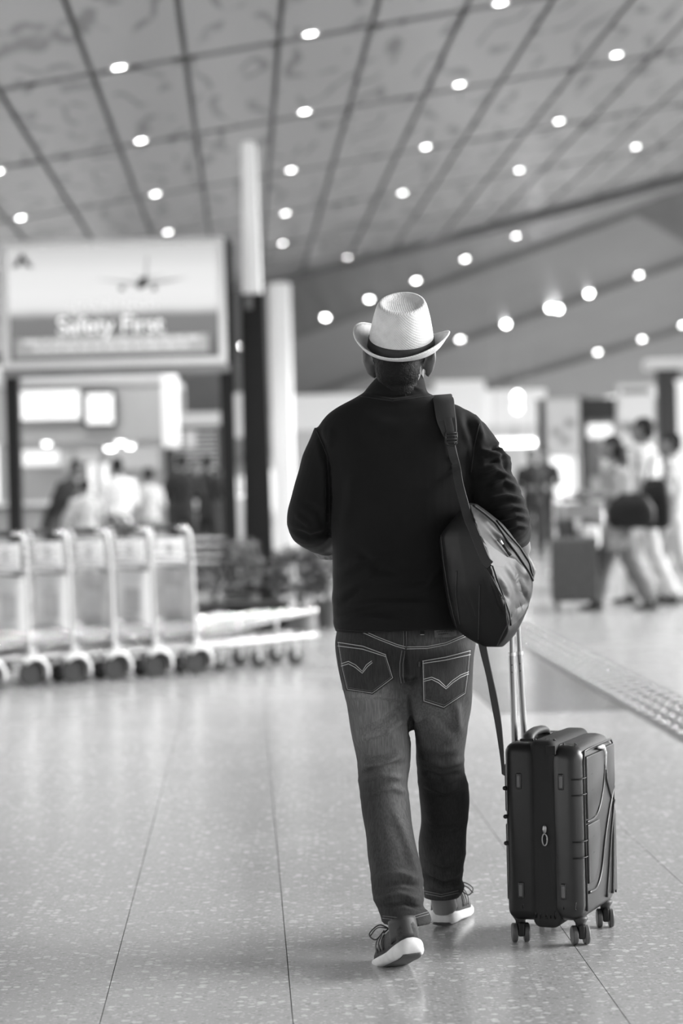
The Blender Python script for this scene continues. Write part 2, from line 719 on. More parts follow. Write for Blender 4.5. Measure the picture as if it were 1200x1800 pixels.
# downlights: a recessed ring with a glowing lens each
ring_me = MB().lathe([(0.085, 0.02), (0.085, -0.008), (0.062, -0.012), (0.058, 0.01)], n=20).mesh('trim_ring', smooth=True)
ring_me.materials.append(M_['white'])
lens_me = MB().lathe([(0.06, 0.006), (0.055, -0.006), (0.03, -0.013), (0.004, -0.015)], n=20).mesh('lens', smooth=True)
lens_me.materials.append(M_['lamp'])
spot_d = bpy.data.lights.new('downlight_beam', 'SPOT')
spot_d.energy = 125
spot_d.spot_size = math.radians(125)
spot_d.spot_blend = 0.6
spot_d.shadow_soft_size = 0.06
near_l = [(209, 117, 'beside the second long joint, upper left'), (545, 58, 'at the top centre, left of the long joint'), (879, 4, 'cut by the top edge of the photo'),
          (247, 246, 'second in the leftmost column'), (535, 195, 'second in the centre column'), (807, 147, 'above and right of the hat, upper row'), (1083, 95, 'near the upper right corner'),
          (36, 382, 'at the left edge above the sign'), (273, 340, 'third in the leftmost column above the sign'), (511, 298, 'third in the centre column beside the pale mast'), (748, 257, 'above the hat, third row'),
          (982, 212, 'upper right, third row'), (295, 407, 'just above the top edge of the sign'), (501, 374, 'fourth in the centre column beside the pale mast'), (707, 338, 'directly above the hat, fourth row'), (912, 298, 'fourth row, right of the hat'),
          (1117, 257, 'fourth row at the far right'), (496, 427, 'faint one right of the pale mast'), (610, 452, 'up and left of the hat, last ceiling row'), (774, 422, 'last ceiling row above the hat'), (921, 413, 'right one of a touching pair'), (-4, 300, 'cut by the left edge')]
for x, y, w in near_l:
    p = ceil_hit(x, y, -0.004)
    t = thing('downlight', 'round ceiling downlight ' + w, 'downlight', p, 0, 'ceiling downlights')
    t.rotation_euler = basis.to_euler()
    mesh_obj('trim_ring', ring_me, None, t)
    mesh_obj('lens', lens_me, None, t)
    lo = bpy.data.objects.new('lamp', spot_d)
    COL.objects.link(lo)
    lo.parent = t
    lo.location = (0, 0, -0.03)
# unseen lamp rows added overhead towards the viewer to brighten the mid floor
for jr in (2, 3):
    for u_ in (-2.7, -0.95, 0.8, 2.55, 4.3):
        q_ = H(u_, V_ROW - PL * jr + 0.3, cz(u_) - 0.004)
        for nm_, me_ in (('added_lamp_ring', ring_me), ('added_lamp_lens', lens_me)):
            o_ = mesh_obj(nm_, me_, None, ceiling)
            o_.location = q_
        lo = bpy.data.objects.new('lamp', spot_d)  # added unseen lamp to brighten the mid floor
        COL.objects.link(lo)
        lo.parent = ceiling
        lo.location = q_ - Vector((0, 0, 0.03))
far_l = [(572, 557, 'first of the row left of the hat'), (649, 525, 'close above the left of the hat brim'), (731, 492, 'just above the hat crown'), (817, 454, 'fourth of the row rising over the hat'), (906, 413, 'left one of a touching pair'),
         (808, 595, 'right beside the hat brim'), (889, 569, 'second right of the hat brim'), (967, 541, 'left of the pair low right'), (981, 543, 'right of the pair low right'), (1035, 515, 'fourth right of the hat'),
         (1123, 482, 'fifth right of the hat'), (1050, 618, 'lowest row, left one'), (1128, 595, 'lowest row, right one'), (1199, 570, 'cut by the right edge, lowest row'), (428, 609, 'seen between the sign and the black mast')]
for x, y, w in far_l:
    d = ray(x, y).normalized()
    loc, nor, i_, _ = soff_bvh.ray_cast(cam_loc, d)
    if loc is None:
        loc, nor = W(x, y, 62), Vector((0, 0, 1))
    if nor.dot(d) < 0: nor = -nor
    t = thing('downlight', 'round soffit downlight ' + w, 'downlight', loc - nor * 0.01, 0, 'soffit downlights')
    t.rotation_euler = nor.to_track_quat('Z', 'Y').to_euler()
    mesh_obj('trim_ring', ring_me, None, t)
    mesh_obj('lens', lens_me, None, t)

# unseen wall added behind the viewer to cut frontal fill light
tag(MB().add([tuple(H(u, v, z)) for z in (0.0, 8.0) for u, v in ((-6.2, -14), (8.6, -14), (8.6, -13.8), (-6.2, -13.8))],
    [(3, 2, 1, 0), (4, 5, 6, 7), (0, 1, 5, 4), (1, 2, 6, 5), (2, 3, 7, 6), (3, 0, 4, 7)]).build('fill_block_wall', M_['mid']), 'plain grey wall added behind the viewer to cut fill light', None, None, 'structure')

# far glazed wall: sill, mullions, transoms and panes with the bright sky behind
wall = tag(empty('wall_back', (2.0, 68, 0)), 'glazed far wall with white mullions', None, None, 'structure')
for k in range(-9, 13):
    bx('mullion', (k * 1.5 - 0.06, -0.08, 0), (k * 1.5 + 0.06, 0.08, 5.0), M_['light'], wall)
pane_m = bpy.data.materials.new('window_glass')
pane_m.use_nodes = True
nt_ = pane_m.node_tree
nt_.nodes.remove(nt_.nodes['Principled BSDF'])
mx_, tr_b, gl_b = nt_.nodes.new('ShaderNodeMixShader'), nt_.nodes.new('ShaderNodeBsdfTransparent'), nt_.nodes.new('ShaderNodeBsdfGlossy')
gl_b.inputs['Roughness'].default_value = 0.03
mx_.inputs[0].default_value = 0.07
nt_.links.new(tr_b.outputs[0], mx_.inputs[1])
nt_.links.new(gl_b.outputs[0], mx_.inputs[2])
nt_.links.new(mx_.outputs[0], [n for n in nt_.nodes if n.type == 'OUTPUT_MATERIAL'][0].inputs['Surface'])
for k in range(-9, 12):
    for z0_, z1_ in ((0.35, 2.6), (2.72, 3.7)):
        bx('pane', (k * 1.5 + 0.06, -0.01, z0_), (k * 1.5 + 1.44, 0.01, z1_), pane_m, wall)
# glazed long sides of the hall
for nm_, uu, lab_ in (('wall_right', 8.7, 'glazed facade with slim mullions along the right side of the hall'), ('wall_left', -6.4, 'glazed facade with slim mullions along the left side of the hall')):
    sw = tag(empty(nm_, H(uu, 0), HY), lab_, None, None, 'structure')
    zt_ = cz(uu)
    nb_ = 20 if nm_ == 'wall_right' else 25
    for k in range(nb_):
        v_ = -14 + 3.0 * k
        bx('mullion', (-.05, v_ - .04, 0), (.05, v_ + .04, zt_), M_['light'], sw)
        if k < nb_ - 1:
            bx('pane', (-.008, v_ + .04, .15), (.008, v_ + 2.96, zt_ - .1), pane_m, sw)
    bx('sill', (-.08, -14, 0), (.08, -14 + 3.0 * (nb_ - 1), .15), M_['light'], sw)
    bx('header', (-.08, -14, zt_ - .1), (.08, -14 + 3.0 * (nb_ - 1), zt_ + .1), M_['light'], sw)
bx('sill', (-14, -0.12, 0), (18, 0.12, 0.35), M_['light'], wall)
bx('transom', (-14, -0.07, 2.6), (18, 0.07, 2.72), M_['light'], wall)
bx('header', (-14, -0.15, 3.7), (18, 0.15, 5.2), M_['light'], wall)

# ------------------------------------------------------------------ the traveller
def cloth(name, g, rough, weave_scale, weave, noise_amt=0.2, sheen=0.0, spec=0.3, streak=(1, 1, 1), nscale=6):
    m = mat(name, g, rough, spec=spec, sheen=sheen, noise=(nscale, noise_amt, streak), bump=(weave_scale, weave, 0.0008))
    return m


M_['jacket'] = cloth('black_jersey', 0.0065, 0.8, 900, 0.25, 0.15, sheen=0.05, spec=0.2)
M_['shirt'] = cloth('check_shirt', 0.3, 0.8, 400, 0.3, 0.6, nscale=60)


def denim():
    m = bpy.data.materials.new('denim')
    m.use_nodes = True
    nt = m.node_tree
    b = nt.nodes['Principled BSDF']
    N, L = nt.nodes.new, nt.links.new
    tc = N('ShaderNodeTexCoord')

    def noise(scale, sc, det=3):
        mp = N('ShaderNodeMapping')
        mp.inputs['Scale'].default_value = sc
        L(tc.outputs['Object'], mp.inputs['Vector'])
        n = N('ShaderNodeTexNoise')
        n.inputs['Scale'].default_value = scale
        n.inputs['Detail'].default_value = det
        L(mp.outputs[0], n.inputs['Vector'])
        return n.outputs['Fac']

    def mr(x, a, bb, c, d):
        n = N('ShaderNodeMapRange')
        for k, vv in zip(('From Min', 'From Max', 'To Min', 'To Max'), (a, bb, c, d)):
            n.inputs[k].default_value = vv
        L(x, n.inputs['Value'])
        return n.outputs[0]

    def mul(a, bb):
        n = N('ShaderNodeMath')
        n.operation = 'MULTIPLY'
        L(a, n.inputs[0])
        L(bb, n.inputs[1])
        return n.outputs[0]
    at = N('ShaderNodeAttribute')
    at.attribute_name = 'wear'
    wear = mr(at.outputs['Fac'], 0, 1, 0.014, 0.175)
    streak = mr(noise(260, (1, 1, 0.10)), 0.3, 0.7, 0.75, 1.27)
    blotch = mr(noise(9, (1, 1, 0.7), 5), 0.25, 0.75, 0.75, 1.25)
    L(mul(mul(wear, streak), blotch), b.inputs['Base Color'])
    b.inputs['Roughness'].default_value = 0.85
    b.inputs['Specular IOR Level'].default_value = 0.2
    bp = N('ShaderNodeBump')
    bp.inputs['Strength'].default_value = 0.35
    bp.inputs['Distance'].default_value = 0.0012
    L(noise(420, (1, 1, 0.35)), bp.inputs['Height'])
    L(bp.outputs[0], b.inputs['Normal'])
    return m


M_['denim'] = denim()
M_['thread'] = mat('pale_thread', 0.42, 0.7)
M_['thread_dark'] = mat('dull_thread', 0.13, 0.7)

man = thing('person', 'man in pale fedora, black pullover and jeans walking away from the viewer', 'person', (W(705, 1600, 6.5).x, 6.5, 0))
man_inv = Matrix.Translation(-man.location)


def sup_ring(c, a, b, n=40, e=2.4, ax=Vector((1, 0, 0)), ay=Vector((0, 1, 0))):
    out = []
    for k in range(n):
        th = 2 * math.pi * k / n
        x, y = math.cos(th), math.sin(th)
        x = math.copysign(abs(x) ** (2 / e), x)
        y = math.copysign(abs(y) ** (2 / e), y)
        out.append(tuple(c + ax * (a * x) + ay * (b * y)))
    return out


def img_loft(mb, rows, n=40, e=2.4, sub=3, front=None):
    """rows: (y, xl, xr, D, half depth) measured in the photograph, smoothed between"""
    rows = catmull(rows, sub)
    rings = []
    for y, xl, xr, D, b in rows:
        l, r = W(xl, y, D), W(xr, y, D)
        rings.append(sup_ring((l + r) / 2, (r - l).length / 2, b, n, e))
    return mb.loft(rings)


def folds_fn(folds, noise_amp=0.0, facing=None, seed=1):
    """ridges (+) and creases (-) along pixel polylines; each fold: (points, width_px, amp_m)"""
    r = np.random.default_rng(seed)
    waves = [(r.normal(size=3) * s, r.uniform(0, 6.28), a) for s, a in ((14, .4), (26, .3), (45, .2), (60, .15)) for _ in range(3)]

    def fn(co, no):
        px, py = PXn(co)
        disp = np.zeros(len(co))
        for pts, wd, amp in folds:
            best = np.full(len(co), 1e9)
            tt = np.zeros(len(co))
            L = len(pts) - 1
            for i in range(L):
                ax, ay = pts[i]
                bx_, by = pts[i + 1]
                dx, dy = bx_ - ax, by - ay
                t = np.clip(((px - ax) * dx + (py - ay) * dy) / (dx * dx + dy * dy + 1e-9), 0, 1)
                d = np.hypot(px - ax - t * dx, py - ay - t * dy)
                m = d < best
                best = np.where(m, d, best)
                tt = np.where(m, (i + t) / L, tt)
            taper = np.clip(np.minimum(tt, 1 - tt) * 4, 0.15, 1)
            q = best / wd
            disp += amp * taper * (np.exp(-q * q) - 0.35 * np.exp(-(q / 2.2) ** 2))
        back = np.clip(-no[:, 1] * 3 + 1.0, 0.0, 1)
        disp *= back
        if noise_amp:
            for k, ph, a in waves:
                disp += noise_amp * a * np.sin(co @ k + ph)
        return co + no * disp[:, None]
    return fn


# ---- body (one continuous figure under the clothes)
def finger(mb, base, dirs, lens, r):
    p = Vector(base)
    pts, rad = [p.copy()], [r]
    for i, (d, l) in enumerate(zip(dirs, lens)):
        p = p + Vector(d).normalized() * l
        pts.append(p.copy())
        rad.append(r * (1 - 0.12 * (i + 1)))
    mb.tube(pts, rad, 8)
    mb.ell(pts[-1], rad[-1], nu=8, nv=6)


def make_hand(mb, wrist, fw, palm_n, thumb_side, size=1.0, curl=0.5):
    """palm box with four curled fingers and a thumb; fw along the hand, palm_n out of the palm"""
    fw, pn = Vector(fw).normalized(), Vector(palm_n).normalized()
    sd = fw.cross(pn).normalized() * thumb_side
    s = size
    wrist = Vector(wrist)
    M3 = Matrix((fw, sd, pn)).transposed()
    mb.ell(wrist + fw * 0.05 * s, (0.056 * s, 0.042 * s, 0.017 * s), M3, 16, 10)
    mb.tube([wrist - fw * 0.02 * s, wrist + fw * 0.03 * s], [0.025 * s, 0.03 * s], 10, flat=0.7, ref=sd)
    for k, (off, ln) in enumerate(((0.029, 0.072), (0.010, 0.08), (-0.010, 0.075), (-0.028, 0.06))):
        base = wrist + fw * (0.088 - abs(off) * 0.25) * s + sd * off * s
        d1 = fw + pn * curl * 0.7
        d2 = fw * (1 - curl) + pn * (curl * 1.6)
        d3 = fw * (0.6 - 1.4 * curl) + pn * (curl * 1.6)
        finger(mb, base, (d1, d2, d3), (ln * 0.45 * s, ln * 0.32 * s, ln * 0.25 * s), 0.0088 * s)
    tb = wrist + fw * 0.028 * s + sd * 0.032 * s
    finger(mb, tb, (fw * 0.6 + sd * 0.8 + pn * 0.3, fw * 0.9 + sd * 0.3 + pn * 0.6, fw * 0.7 + pn * 0.8), (0.032 * s, 0.03 * s, 0.024 * s), 0.0105 * s)


HEAD = W(703, 631, 6.495)
HYAW = math.radians(-10)                       # face turned a little to the right
HM = Matrix.Rotation(HYAW, 3, 'Z')


def make_head(mb, c, HM, s=1.0, feats=True):
    E = lambda p, r: mb.ell(Vector(c) + HM @ (Vector(p) * s), tuple(x * s for x in r), HM, 20, 14)
    E((0, -0.005, 0.025), (0.074, 0.094, 0.090))       # skull
    E((0, 0.03, -0.03), (0.060, 0.070, 0.085))         # face
    E((0, 0.055, -0.088), (0.038, 0.040, 0.030))       # chin
    E((0, -0.035, -0.03), (0.062, 0.062, 0.060))       # back of the head
    if feats:
        E((0, 0.105, -0.025), (0.013, 0.022, 0.026))   # nose
        E((0, 0.112, -0.037), (0.018, 0.016, 0.011))
        E((0, 0.094, -0.070), (0.026, 0.012, 0.007))   # lips
        E((0, 0.096, -0.061), (0.024, 0.010, 0.006))
        for sx in (-1, 1):
            E((sx * 0.031, 0.088, 0.004), (0.014, 0.010, 0.009))   # eyes
            E((sx * 0.031, 0.092, 0.022), (0.024, 0.010, 0.007))   # brows
            # ear: outer shell with a lobe
            mb.tube([Vector(c) + HM @ (Vector((sx * x, y, z)) * s) for x, y, z in
                     ((0.070, 0.010, -0.046), (0.083, -0.006, -0.034), (0.094, -0.020, -0.005), (0.094, -0.016, 0.022), (0.084, 0.004, 0.030), (0.072, 0.014, 0.014))], 0.0075 * s, 8)
            E((sx * 0.081, -0.002, -0.006), (0.011, 0.018, 0.034))
            E((sx * 0.075, 0.004, -0.03), (0.009, 0.014, 0.018))
            E((sx * 0.074, 0.008, -0.040), (0.009, 0.009, 0.010))


mb = MB()
make_head(mb, HEAD, HM)
mb.tube([W(703, 640, 6.51), W(704, 680, 6.50), W(704, 710, 6.48)], [0.055, 0.053, 0.060], 20)
img_loft(mb, [(712, 640, 770, 6.49, .06), (740, 585, 820, 6.49, .08), (790, 580, 825, 6.49, .095), (900, 592, 815, 6.5, .10), (1000, 598, 815, 6.5, .10), (1100, 602, 815, 6.5, .10), (1200, 615, 815, 6.5, .09), (1250, 640, 800, 6.5, .05)])
LSH, LEL, LWR = W(585, 775, 6.50), W(541, 918, 6.50), W(590, 948, 6.74)
RSH, REL, RWR = W(825, 765, 6.50), W(893, 908, 6.47), W(915, 966, 6.63)
mb.tube([LSH, LSH.lerp(LEL, .5), LEL, LEL.lerp(LWR, .5), LWR], [.05, .046, .038, .036, .027], 14)
mb.tube([RSH, RSH.lerp(REL, .5), REL, REL.lerp(RWR, .5), RWR], [.05, .046, .042, .038, .029], 14)
GRIP = W(903, 1032, 6.72)
make_hand(mb, RWR, GRIP + Vector((0, 0.0, 0.05)) - RWR + Vector((0, 0.0, 0)), Vector((-0.5, -0.6, -0.5)), -1, 1.0, 0.75)
make_hand(mb, LWR, Vector((0.55, 0.5, 0.25)), Vector((0.3, -0.2, 0.9)), 1, 1.0, 0.45)
LH, LK, LA = W(655, 1150, 6.5), W(673, 1390, 6.47), W(712, 1600, 6.33)
RH, RK, RA = W(770, 1150, 6.5), W(778, 1390, 6.63), W(776, 1570, 6.73)
mb.tube([LH, LH.lerp(LK, .5), LK, LK.lerp(LA, .35), LA, LA + Vector((0, .02, -.05))], [.075, .062, .047, .048, .035, .036], 14)
mb.tube([RH, RH.lerp(RK, .5), RK, RK.lerp(RA, .35), RA, RA + Vector((.01, .02, -.05))], [.075, .062, .047, .048, .035, .036], 14)
for s_ in (W(655, 1140, 6.48), W(770, 1140, 6.48)):
    mb.ell(s_, (.085, .09, .08))
mb.v = [tuple(man_inv @ Vector(v)) for v in mb.v]
body = remeshed(mb, 'body', M_['skin'], man, 0.0045, 5)

# ---- hair: close-cropped cap with clipped stubble on the nape
mb = MB()
E = lambda p, r: mb.ell(HEAD + HM @ Vector(p), r, HM, 24, 16)
E((0, -0.018, 0.030), (0.0745, 0.089, 0.090))
E((0, -0.042, -0.026), (0.0610, 0.0605, 0.066))
E((0, -0.036, -0.072), (0.050, 0.046, 0.06))
mb.v = [tuple(man_inv @ Vector(v)) for v in mb.v]


def hair_cut(co, no):
    r = np.random.default_rng(3)
    return co + no * r.uniform(-0.0004, 0.0016, len(co))[:, None]


hair = remeshed(mb, 'hair', M_['hair'], man, 0.0042, 4, hair_cut)

# ---- pullover
mb = MB()
img_loft(mb, [(690, 636, 748, 6.49, .070), (698, 622, 764, 6.49, .074), (706, 606, 782, 6.49, .079), (716, 588, 806, 6.49, .085), (730, 571, 830, 6.49, .093), (752, 559, 843, 6.49, .105), (790, 564, 838, 6.49, .118), (840, 572, 833, 6.49, .122), (900, 578, 831, 6.49, .122),
              (960, 584, 831, 6.49, .122), (1020, 584, 832, 6.49, .124), (1070, 584, 834, 6.49, .130), (1092, 585, 836, 6.49, .134), (1107, 588, 836, 6.49, .134)], n=48, e=2.5)
# stand collar
img_loft(mb, [(657, 666, 739, 6.50, .060), (663, 660, 743, 6.50, .064), (674, 650, 746, 6.495, .066), (688, 639, 750, 6.49, .070), (704, 628, 756, 6.49, .074)], n=40, e=2.2, sub=2)
mb.tube(catmull([W(592, 768, 6.49), W(572, 815, 6.49), W(556, 865, 6.49), W(545, 905, 6.49), W(546, 926, 6.53), W(566, 942, 6.64), W(588, 950, 6.74)], 4),
        [r for r in np.interp(np.linspace(0, 6, 25), range(7), [.066, .066, .063, .0625, .060, .050, .042])], 24)
mb.tube(catmull([W(812, 770, 6.49), W(842, 812, 6.48), W(866, 858, 6.47), W(884, 895, 6.46), W(896, 918, 6.48), W(903, 932, 6.54), W(907, 944, 6.585)], 4),
        [r for r in np.interp(np.linspace(0, 6, 25), range(7), [.074, .072, .066, .063, .056, .047, .040])], 24)
mb.ell(W(596, 772, 6.49), (.066, .085, .066))
mb.ell(W(810, 768, 6.49), (.072, .085, .070))
mb.v = [tuple(v) for v in mb.v]
jf = [
    # right sleeve, long swirling creases
    ([(838, 790), (872, 800), (898, 822)], 6, .009), ([(846, 818), (880, 806), (902, 835)], 5, -.009), ([(836, 842), (872, 828), (908, 846)], 6, .009),
    ([(850, 862), (885, 845), (914, 862)], 6, .008), ([(848, 880), (890, 872), (922, 880)], 6, .009), ([(860, 898), (900, 890), (928, 898)], 5, .008),
    ([(868, 915), (905, 905), (930, 912)], 5, .007), ([(862, 790), (885, 782)], 4, -.006), ([(880, 930), (908, 922), (930, 928)], 4, .006), ([(868, 775), (884, 800), (896, 812)], 4, .006),
    ([(815, 720), (832, 770), (840, 830)], 9, -.006), ([(835, 735), (850, 775)], 7, .005),
    # left shoulder seam and sleeve
    ([(560, 760), (576, 820), (578, 880), (576, 940)], 6, -.012), ([(530, 880), (560, 900), (574, 940)], 8, -.005), ([(512, 930), (545, 945), (575, 935)], 6, -.005), ([(515, 900), (550, 930)], 6, .004),
    # back
    ([(590, 1010), (640, 985), (690, 975)], 10, .006), ([(588, 1050), (650, 1020), (720, 1005)], 12, .007), ([(590, 1075), (660, 1060), (760, 1062)], 8, .006),
    ([(587, 1095), (640, 1085), (700, 1090)], 7, .005), ([(620, 960), (665, 1000), (700, 1010)], 9, -.005), ([(700, 1040), (750, 1030), (780, 1000)], 10, .005),
    ([(600, 940), (615, 880), (622, 820)], 14, .005), ([(640, 1030), (600, 1060)], 7, -.005), ([(640, 740), (700, 750), (760, 735)], 16, .004), ([(588, 1108), (700, 1112), (835, 1110)], 4, -.004),
    # collar
    ([(650, 690), (690, 697), (740, 690)], 4, -.005), ([(655, 702), (700, 706), (735, 700)], 5, .004), ([(712, 672), (735, 684), (748, 690)], 4, .004),
]
jacket = remeshed(mb, 'pullover', M_['jacket'], None, 0.0042, 3, folds_fn([(a, b * .85, c * (2.2 if a[0][0] > 805 else 1.7)) for a, b, c in jf], 0.0016, seed=5))
jacket.parent = man
jacket.matrix_parent_inverse = man_inv
jb = bvh_of(jacket)
M_['seam_black'] = mat('black_seam', 0.010, 0.8)
for pts, r in (([(557, 758), (575, 800), (579, 860), (579, 930)], .0016), ([(842, 745), (832, 790), (828, 830)], .0016), ([(588, 1106), (640, 1110), (720, 1111), (785, 1110)], .0012),
               ([(634, 697), (690, 705), (757, 696)], .0014)):
    s_ = seam(jb, pts, r, 'seam', M_['seam_black'], None)
    if s_:
        s_.parent = man
        s_.matrix_parent_inverse = man_inv


def to_man(o):
    if o is not None:
        o.parent = man
        o.matrix_parent_inverse = man_inv
    return o


def sub_of(o, p):
    if o is not None:
        o.parent = p
        o.matrix_parent_inverse = Matrix.Identity(4)
    return o


# shirt cuffs showing at both wrists
mb = MB()
mb.tube([W(574, 953, 6.68), W(590, 956, 6.765)], [.049, .046], 20)
to_man(mb.build('shirt_cuff', M_['shirt'], None, smooth=True))

# ---- jeans
mb = MB()
img_loft(mb, [(1088, 596, 830, 6.495, .118), (1120, 589, 834, 6.495, .124), (1150, 592, 834, 6.49, .128), (1200, 600, 831, 6.49, .124), (1235, 607, 828, 6.495, .112), (1262, 620, 818, 6.50, .085)], n=48, e=2.6)
img_loft(mb, [(1150, 594, 716, 6.49, .11), (1200, 600, 720, 6.485, .108), (1250, 609, 722, 6.48, .10), (1300, 621, 722, 6.475, .09), (1340, 628, 719, 6.47, .08), (1380, 630, 716, 6.465, .075), (1430, 636, 722, 6.445, .073), (1480, 644, 731, 6.41, .072),
              (1530, 650, 740, 6.375, .07), (1570, 653, 744, 6.345, .068), (1592, 661, 741, 6.33, .062), (1606, 667, 752, 6.322, .066), (1622, 671, 758, 6.315, .068)], n=36, e=2.3)
img_loft(mb, [(1150, 708, 833, 6.49, .11), (1200, 714, 831, 6.495, .108), (1250, 720, 827, 6.505, .10), (1300, 728, 821, 6.53, .09), (1345, 733, 816, 6.56, .08), (1378, 736, 822, 6.60, .076), (1430, 739, 822, 6.64, .074), (1480, 735, 820, 6.675, .073),
              (1525, 739, 813, 6.70, .07), (1548, 742, 812, 6.715, .068), (1562, 743, 814, 6.72, .07), (1578, 744, 804, 6.72, .062)], n=36, e=2.3)
lf = [
    # seat and left thigh
    ([(700, 1190), (722, 1200), (735, 1190)], 5, -.010), ([(612, 1225), (660, 1222), (712, 1228)], 6, .006), ([(630, 1300), (680, 1285), (716, 1262)], 7, .007), ([(626, 1290), (670, 1270), (712, 1240)], 6, -.006),
    ([(716, 1215), (722, 1260), (724, 1300)], 5, -.012), ([(713, 1110), (713, 1160), (712, 1205)], 5, -.006), ([(633, 1345), (670, 1345), (712, 1320)], 7, .008), ([(632, 1365), (660, 1350), (715, 1340)], 5, -.007), ([(632, 1372), (668, 1362), (712, 1368)], 6, .006),
    ([(634, 1400), (690, 1385), (716, 1395)], 6, .005), ([(655, 1545), (700, 1535), (742, 1548)], 7, .008), ([(660, 1560), (705, 1552), (742, 1560)], 5, -.007), ([(658, 1582), (700, 1572), (740, 1582)], 6, .008), ([(665, 1596), (710, 1588), (745, 1600)], 4, -.008),
    ([(690, 1420), (715, 1480), (735, 1540)], 9, .005), ([(660, 1450), (672, 1520)], 9, -.004), ([(630, 1320), (650, 1335), (690, 1330)], 5, -.005),
    # right leg
    ([(738, 1330), (780, 1345), (818, 1335)], 7, .007), ([(735, 1350), (775, 1368), (815, 1358)], 6, -.007), ([(738, 1375), (780, 1392), (822, 1378)], 7, .007), ([(738, 1300), (760, 1320), (800, 1318)], 7, .005),
    ([(742, 1500), (780, 1520), (815, 1500)], 7, .006), ([(745, 1525), (780, 1545), (812, 1530)], 6, .008), ([(745, 1540), (785, 1556), (812, 1546)], 4, -.008), ([(746, 1556), (780, 1566), (812, 1556)], 5, .006), ([(742, 1430), (770, 1450), (820, 1440)], 9, .004),
    ([(730, 1240), (738, 1290), (748, 1330)], 9, .006), ([(800, 1230), (808, 1290)], 9, .005), ([(760, 1255), (800, 1290)], 8, -.004),
]
jeans = to_man(remeshed(mb, 'jeans', M_['denim'], None, 0.0046, 3, folds_fn([(a, b * .9, c * 1.8) for a, b, c in lf], 0.0022, seed=9)))
# wear: faded cloth on seat, thighs, knees and at the worn edges
me = jeans.data
nv = len(me.vertices)
co = np.empty(nv * 3)
me.vertices.foreach_get('co', co)
co = co.reshape(-1, 3)
px, py = PXn(co)
wear = np.full(nv, 0.13)
for cx, cy, rx, ry, a in ((660, 1262, 46, 60, .75), (640, 1215, 40, 24, .5), (775, 1262, 40, 60, .45), (775, 1130, 60, 14, .4), (692, 1395, 22, 60, .42), (705, 1480, 28, 70, .25), (668, 1330, 30, 40, .3), (690, 1530, 40, 50, .12), (780, 1420, 60, 80, -.16), (720, 1190, 60, 60, -.1)):
    wear += a * np.exp(-((px - cx) / rx) ** 2 - ((py - cy) / ry) ** 2)
at_ = me.attributes.new('wear', 'FLOAT', 'POINT')
at_.data.foreach_set('value', np.clip(wear, 0, 1))
lb = bvh_of(jeans)


def dstitch(pts, gap=3.2, m=None, r=.00105, name='stitching'):
    """two parallel threads"""
    for sgn in (-.5, .5):
        q = []
        for i, p in enumerate(pts):
            a, b = pts[max(i - 1, 0)], pts[min(i + 1, len(pts) - 1)]
            dx, dy = b[0] - a[0], b[1] - a[1]
            l = math.hypot(dx, dy) or 1
            q.append((p[0] - dy / l * gap * sgn, p[1] + dx / l * gap * sgn))
        sub_of(seam(lb, q, r, name, m or M_['thread'], None, off=0.0012), jeans)


def sc2(pts):          # zoomed crop coordinates -> photo
    return [(500 + x / 2.4, 900 + y / 2.4) for x, y in pts]


lp = sc2([(222, 545), (330, 562), (430, 600), (400, 650), (462, 702), (372, 770), (262, 752), (240, 660)])
lp = [lp[0], lp[1], lp[2], lp[4], lp[5], lp[6], lp[7]]
rp = sc2([(578, 626), (680, 608), (786, 580), (776, 680), (764, 768), (670, 830), (582, 802)])


def wear_patch(o, v):
    if o is None: return
    a = o.data.attributes.new('wear', 'FLOAT', 'POINT')
    a.data.foreach_set('value', [v] * len(o.data.vertices))


for poly in (lp, rp):
    p_ = sub_of(patch(lb, poly, 0.0022, 'back_pocket', M_['denim'], None), jeans)
    wear_patch(p_, 0.14)
    pb = BVHTree.FromPolygons([v.co.copy() for v in p_.data.vertices], [tuple(f.vertices) for f in p_.data.polygons])
    cx = sum(p[0] for p in poly) / len(poly)
    cy = sum(p[1] for p in poly) / len(poly)
    inn = [(cx + (x - cx) * .95, cy + (y - cy) * .95) for x, y in poly]
    sub_of(seam(pb, inn[2:] + [inn[0]], .0008, 'stitching', M_['thread'], None, .0006), jeans)
    sub_of(seam(pb, [(cx + (x - cx) * .90, cy + (y - cy) * .88) for x, y in poly[2:] + [poly[0]]], .0006, 'stitching', M_['thread_dark'], None, .0006), jeans)
    for k in (.955, .82):
        sub_of(seam(pb, [(cx + (x - cx) * .97, cy + (y - cy) * k) for x, y in poly[:3]], .0011, 'stitching', M_['thread'], None, .0006), jeans)
    # double arc on the pocket
    if poly is lp:
        arcs = [sc2([(240, 640), (270, 630), (300, 645), (328, 672), (345, 645), (368, 628)]), sc2([(240, 650), (270, 640), (298, 655), (328, 680), (350, 652), (370, 635)])]
    else:
        arcs = [sc2([(584, 706), (620, 697), (650, 710), (680, 738), (705, 712), (740, 688), (775, 674)]), sc2([(584, 715), (620, 706), (648, 720), (680, 746), (708, 720), (742, 697), (775, 683)])]
    for a in arcs:
        sub_of(seam(pb, a, .0011, 'arc_stitching', M_['thread'], None, .0007, step=3), jeans)
dstitch(sc2([(320, 500), (400, 535), (470, 562), (510, 574)]), 3.4)
dstitch(sc2([(515, 574), (600, 572), (680, 556), (760, 522)]), 3.4)
dstitch(sc2([(507, 500), (507, 540), (506, 572)]), 5, M_['thread_dark'])
dstitch(sc2([(500, 585), (492, 640), (492, 690), (497, 722)]), 5, M_['thread_dark'])
dstitch(sc2([(222, 560), (235, 660), (252, 760)]), 2.5, M_['thread_dark'], .0007)
sub_of(seam(lb, sc2([(778, 600), (770, 700), (748, 780)]), .0007, 'side_stitching', M_['thread_dark'], None, .001), jeans)
